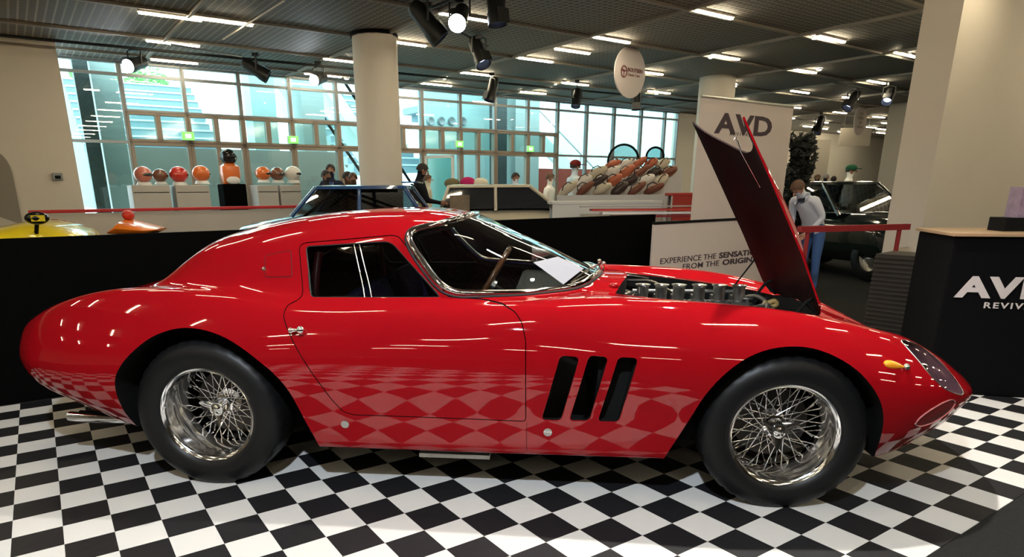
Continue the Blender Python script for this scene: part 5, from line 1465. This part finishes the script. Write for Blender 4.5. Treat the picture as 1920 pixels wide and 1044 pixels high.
for k in range(4):
    a, b = steps_[k]
    for i in range(6):
        if k == 3 and i > 4: continue
        p = a.lerp(b, (i + .5) / 6) + V((0, .13, .07)); m_ = LC[rnd.choice([0, 1, 1, 2, 3, 4] if k else [3, 4, 3, 2, 0, 4])]
        t = thing('leather_bag', 'soft slanting leather or linen bag heaped on the white tiered stand', 'bag', p, ANG + rnd.uniform(-.5, .5), 'bags heaped on the tiered stand')
        Mt = Matrix.Rotation(math.radians(rnd.uniform(-38, -20)), 3, 'Y')
        MB().ball((0, 0, .02), (rnd.uniform(.13, .17), .09, rnd.uniform(.055, .075)), 14, 8, M=Mt).build('pouch', m_, t, 60)
        MB().tube([Mt @ V((-.08, -.05, .05)), Mt @ V((-.03, -.09, .10)), Mt @ V((.05, -.09, .10)), Mt @ V((.09, -.05, .05))], .008, 6).build('strap', LC[2], t)
# arched mirrors
for k, (x0, x1, yt, dep) in enumerate(((1136, 1192, 273, 10.9), (1206, 1238, 278, 11.3))):
    a, b = D(x0, 385, dep), D(x1, 385, dep); w_ = (b - a).length; top = D((x0 + x1) / 2, yt, dep).z; r_ = w_ / 2
    t = thing('arched_mirror', ('large' if k == 0 else 'smaller') + ' black-framed arched mirror standing among the display tables', 'mirror', (a.x, a.y, 0), ANG)
    pts = [V((0, 0, 0)), V((0, 0, top - r_))] + [V((r_ - r_ * math.cos(q), 0, top - r_ + r_ * math.sin(q))) for q in [PI * j / 14 for j in range(1, 14)]] + [V((w_, 0, top - r_)), V((w_, 0, 0))]
    MB().tube(pts, .018, 8).build('frame', BLACK, t, 50)
    MB().prism([(p.x, p.z) for p in pts], lambda p: V((p[0], .01, p[1])), lambda p: V((p[0], .02, p[1]))).build('glass', glassmat('mirror_glass', (.55, .62, .62), .01, 1.9, 2.0), t)
hp = D(752, 0, 10.9)
fb = D(874, 341, 12.7)
for k, (dx, c) in enumerate(((0, 'magenta'), (.16, 'cream'), (-.2, 'olive'))):
    o = MB().ball((0, 0, 0), (.16, .12, .10), 14, 8).build('folded_cloth', cloth(c, {'magenta': (.45, .02, .12), 'cream': (.6, .55, .45), 'olive': (.15, .13, .07)}[c]), None, 60)
    o.location = (fb.x + dx * 1.6, fb.y + .25, fb.z + .0 - (.02 if k else 0)); tag(o, {'magenta': 'magenta bundle of cloth', 'cream': 'cream bundle of cloth', 'olive': 'olive bundle of cloth'}[c] + ' heaped on the tall white table', 'cloth')
q = D(862, 366, 9.98); o = MB().box((0, 0, q.z / 2), (.30, .3, q.z)).build('wooden_crate', mat('crate_wood', (.22, .16, .10), .7, var=.3, vscale=12)); o.location = (q.x, q.y, 0); o.rotation_euler = (0, 0, ANG)
tag(o, 'brown wooden crate standing beside the man in the black jacket', 'crate')
# dark car at the right and its rail
DGR = mat('black_green_paint', (.006, .012, .011), .12, coat=1.0)
FACE = math.atan2(-FW.y, -FW.x) + .30
t, f = simple_car('dark_vintage_car', 'glossy black-green vintage car parked between the raised bonnet and counter', place(1588, 430, 10.1), FACE, 3.3, 1.40, [(-1.75, .70), (-1.2, .86), (-.5, .90), (.5, .92), (1.1, .88), (1.75, .66)], DGR, (-1.05, 1.1), .33)
cabin(t, (-1.0, .45, .90), (-.75, -.05, 1.36), 1.30, 1.08, DGR, glassmat('saloon_glass', (.35, .38, .40)))
for s in (-1, 1):
    hl = MB().lathe([(0, -.02), (.07, -.01), (.09, .02), (.095, .04), (.085, .05)], 'X', (1.55, s * .50, .66), 20).build('headlamp', CHROME, t, 50)
    MB().ball((1.60, s * .50, .66), (.02, .08, .08), 14, 8).build('lens', mat('lamp_white', (.8, .85, .9), .1, coat=1), hl, 60)
MB().tube([(1.68, -.70, .38), (1.80, -.4, .38), (1.82, 0, .38), (1.80, .4, .38), (1.68, .70, .38)], .04, 10).build('bumper', CHROME, t, 50)
MB().box((1.85, 0, .42), (.012, .50, .11)).build('number_plate', mat('plate_pale', (.55, .60, .66), .4), t)
MB().ball((1.73, 0, .58), (.06, .26, .10), 16, 10).build('grille', CHROME, t, 60)
a, b = D(1498, 430, 6.0), D(1700, 441, 6.3)
o = MB().box(((b - a).length / 2, 0, 0), ((b - a).length, .05, .055)).cyl((.1, 0, 0), (.1, 0, -a.z), .02).cyl(((b - a).length - .1, 0, 0), ((b - a).length - .1, 0, -a.z), .02).build('red_rail', mat('dull_red_rail', (.26, .012, .014), .6))
o.location = a; o.rotation_euler = (0, 0, math.atan2(b.y - a.y, b.x - a.x)); tag(o, 'dull red horizontal rail in front of the black-green vintage car', 'rail')
# green mat and dark foliage column by the banner
q = D(1500, 410, 11.9); o = MB().box((0, 0, q.z / 2), (.34, .3, q.z)).build('green_box', mat('grass_green', (.06, .30, .04), .7)); o.location = (q.x, q.y, 0); o.rotation_euler = (0, 0, ANG); tag(o, 'green box at the feet of the woman in the white blouse', 'box')
q = D(1497, 330, 8.0); t = thing('dark_foliage_column', 'tall dark artificial hedge column right beside the tall banner', 'plant', (q.x, q.y, 0), ANG)
mb = MB()
for k in range(1500):
    z = rnd.uniform(.1, 1.90); a_ = rnd.uniform(0, 2 * PI); r_ = .13 * (1 + .25 * math.sin(z * 9 + a_)); c = V((r_ * math.cos(a_), r_ * math.sin(a_), z))
    e1 = V((rnd.gauss(0, 1), rnd.gauss(0, 1), rnd.gauss(0, 1))).normalized() * .05; e2 = e1.orthogonal().normalized() * .028
    mb.add([c - e1, c + e2, c + e1, c - e2], [(0, 1, 2, 3)])
mb.build('foliage', mat('black_green_leaf', (.022, .026, .020), .5), t, fix=False)
MB().cyl((0, 0, 0), (0, 0, 1.85), .10, n=12).build('core', BLACK, t, 40)
# partition panels in the far room
for k, (x0, x1, y0, y1, dep) in enumerate(((1577, 1634, 240, 273, 20.5), (1500, 1545, 262, 395, 21))):
    a, b = D(x0, y0, dep), D(x1, y1, dep); w_ = (b - a).to_2d().length
    zt_, zb_ = a.z, (b.z if k == 0 else 0)
    o = MB().box((w_ / 2, 0, (zt_ + zb_) / 2), (w_, .05, zt_ - zb_)).build('suspended_board' if k == 0 else 'exhibition_panel', mat('panel_cream', (.60, .55, .47), .8)); o.location = (a.x, a.y, 0); o.rotation_euler = (0, 0, ANG)
    tag(o, ('cream hanging panel below the small distant round sign', 'cream standing exhibition panel far back beside the tall banner')[k], 'panel')
    if k == 0:
        o2 = MB().tube([(.1, 0, zt_), (.1, 0, CEIL)], .01, 6).tube([(w_ - .1, 0, zt_), (w_ - .1, 0, CEIL)], .01, 6).build('cord', ALU, o)
# information sheet on the dashboard and the grab strap
sp_ = [h + V((.0, -.01, .012)) for h in sheet_hits]
PLAP = MB().add(sp_ + [q + V((0, 0, .0015)) for q in sp_], [(0, 3, 2, 1), (4, 5, 6, 7), (0, 1, 5, 4), (1, 2, 6, 5), (2, 3, 7, 6), (3, 0, 4, 7)])
cen_ = sum(sp_, V()) / 4
PLAP.v = [tuple(V(v) - cen_) for v in PLAP.v]
sh = PLAP.build('information_sheet', mat('paper_white', (.24, .245, .285), .7)); sh.location = cen_
tag(sh, 'white information sheet lying on the windscreen of the red coupe under its wiper', 'paper')
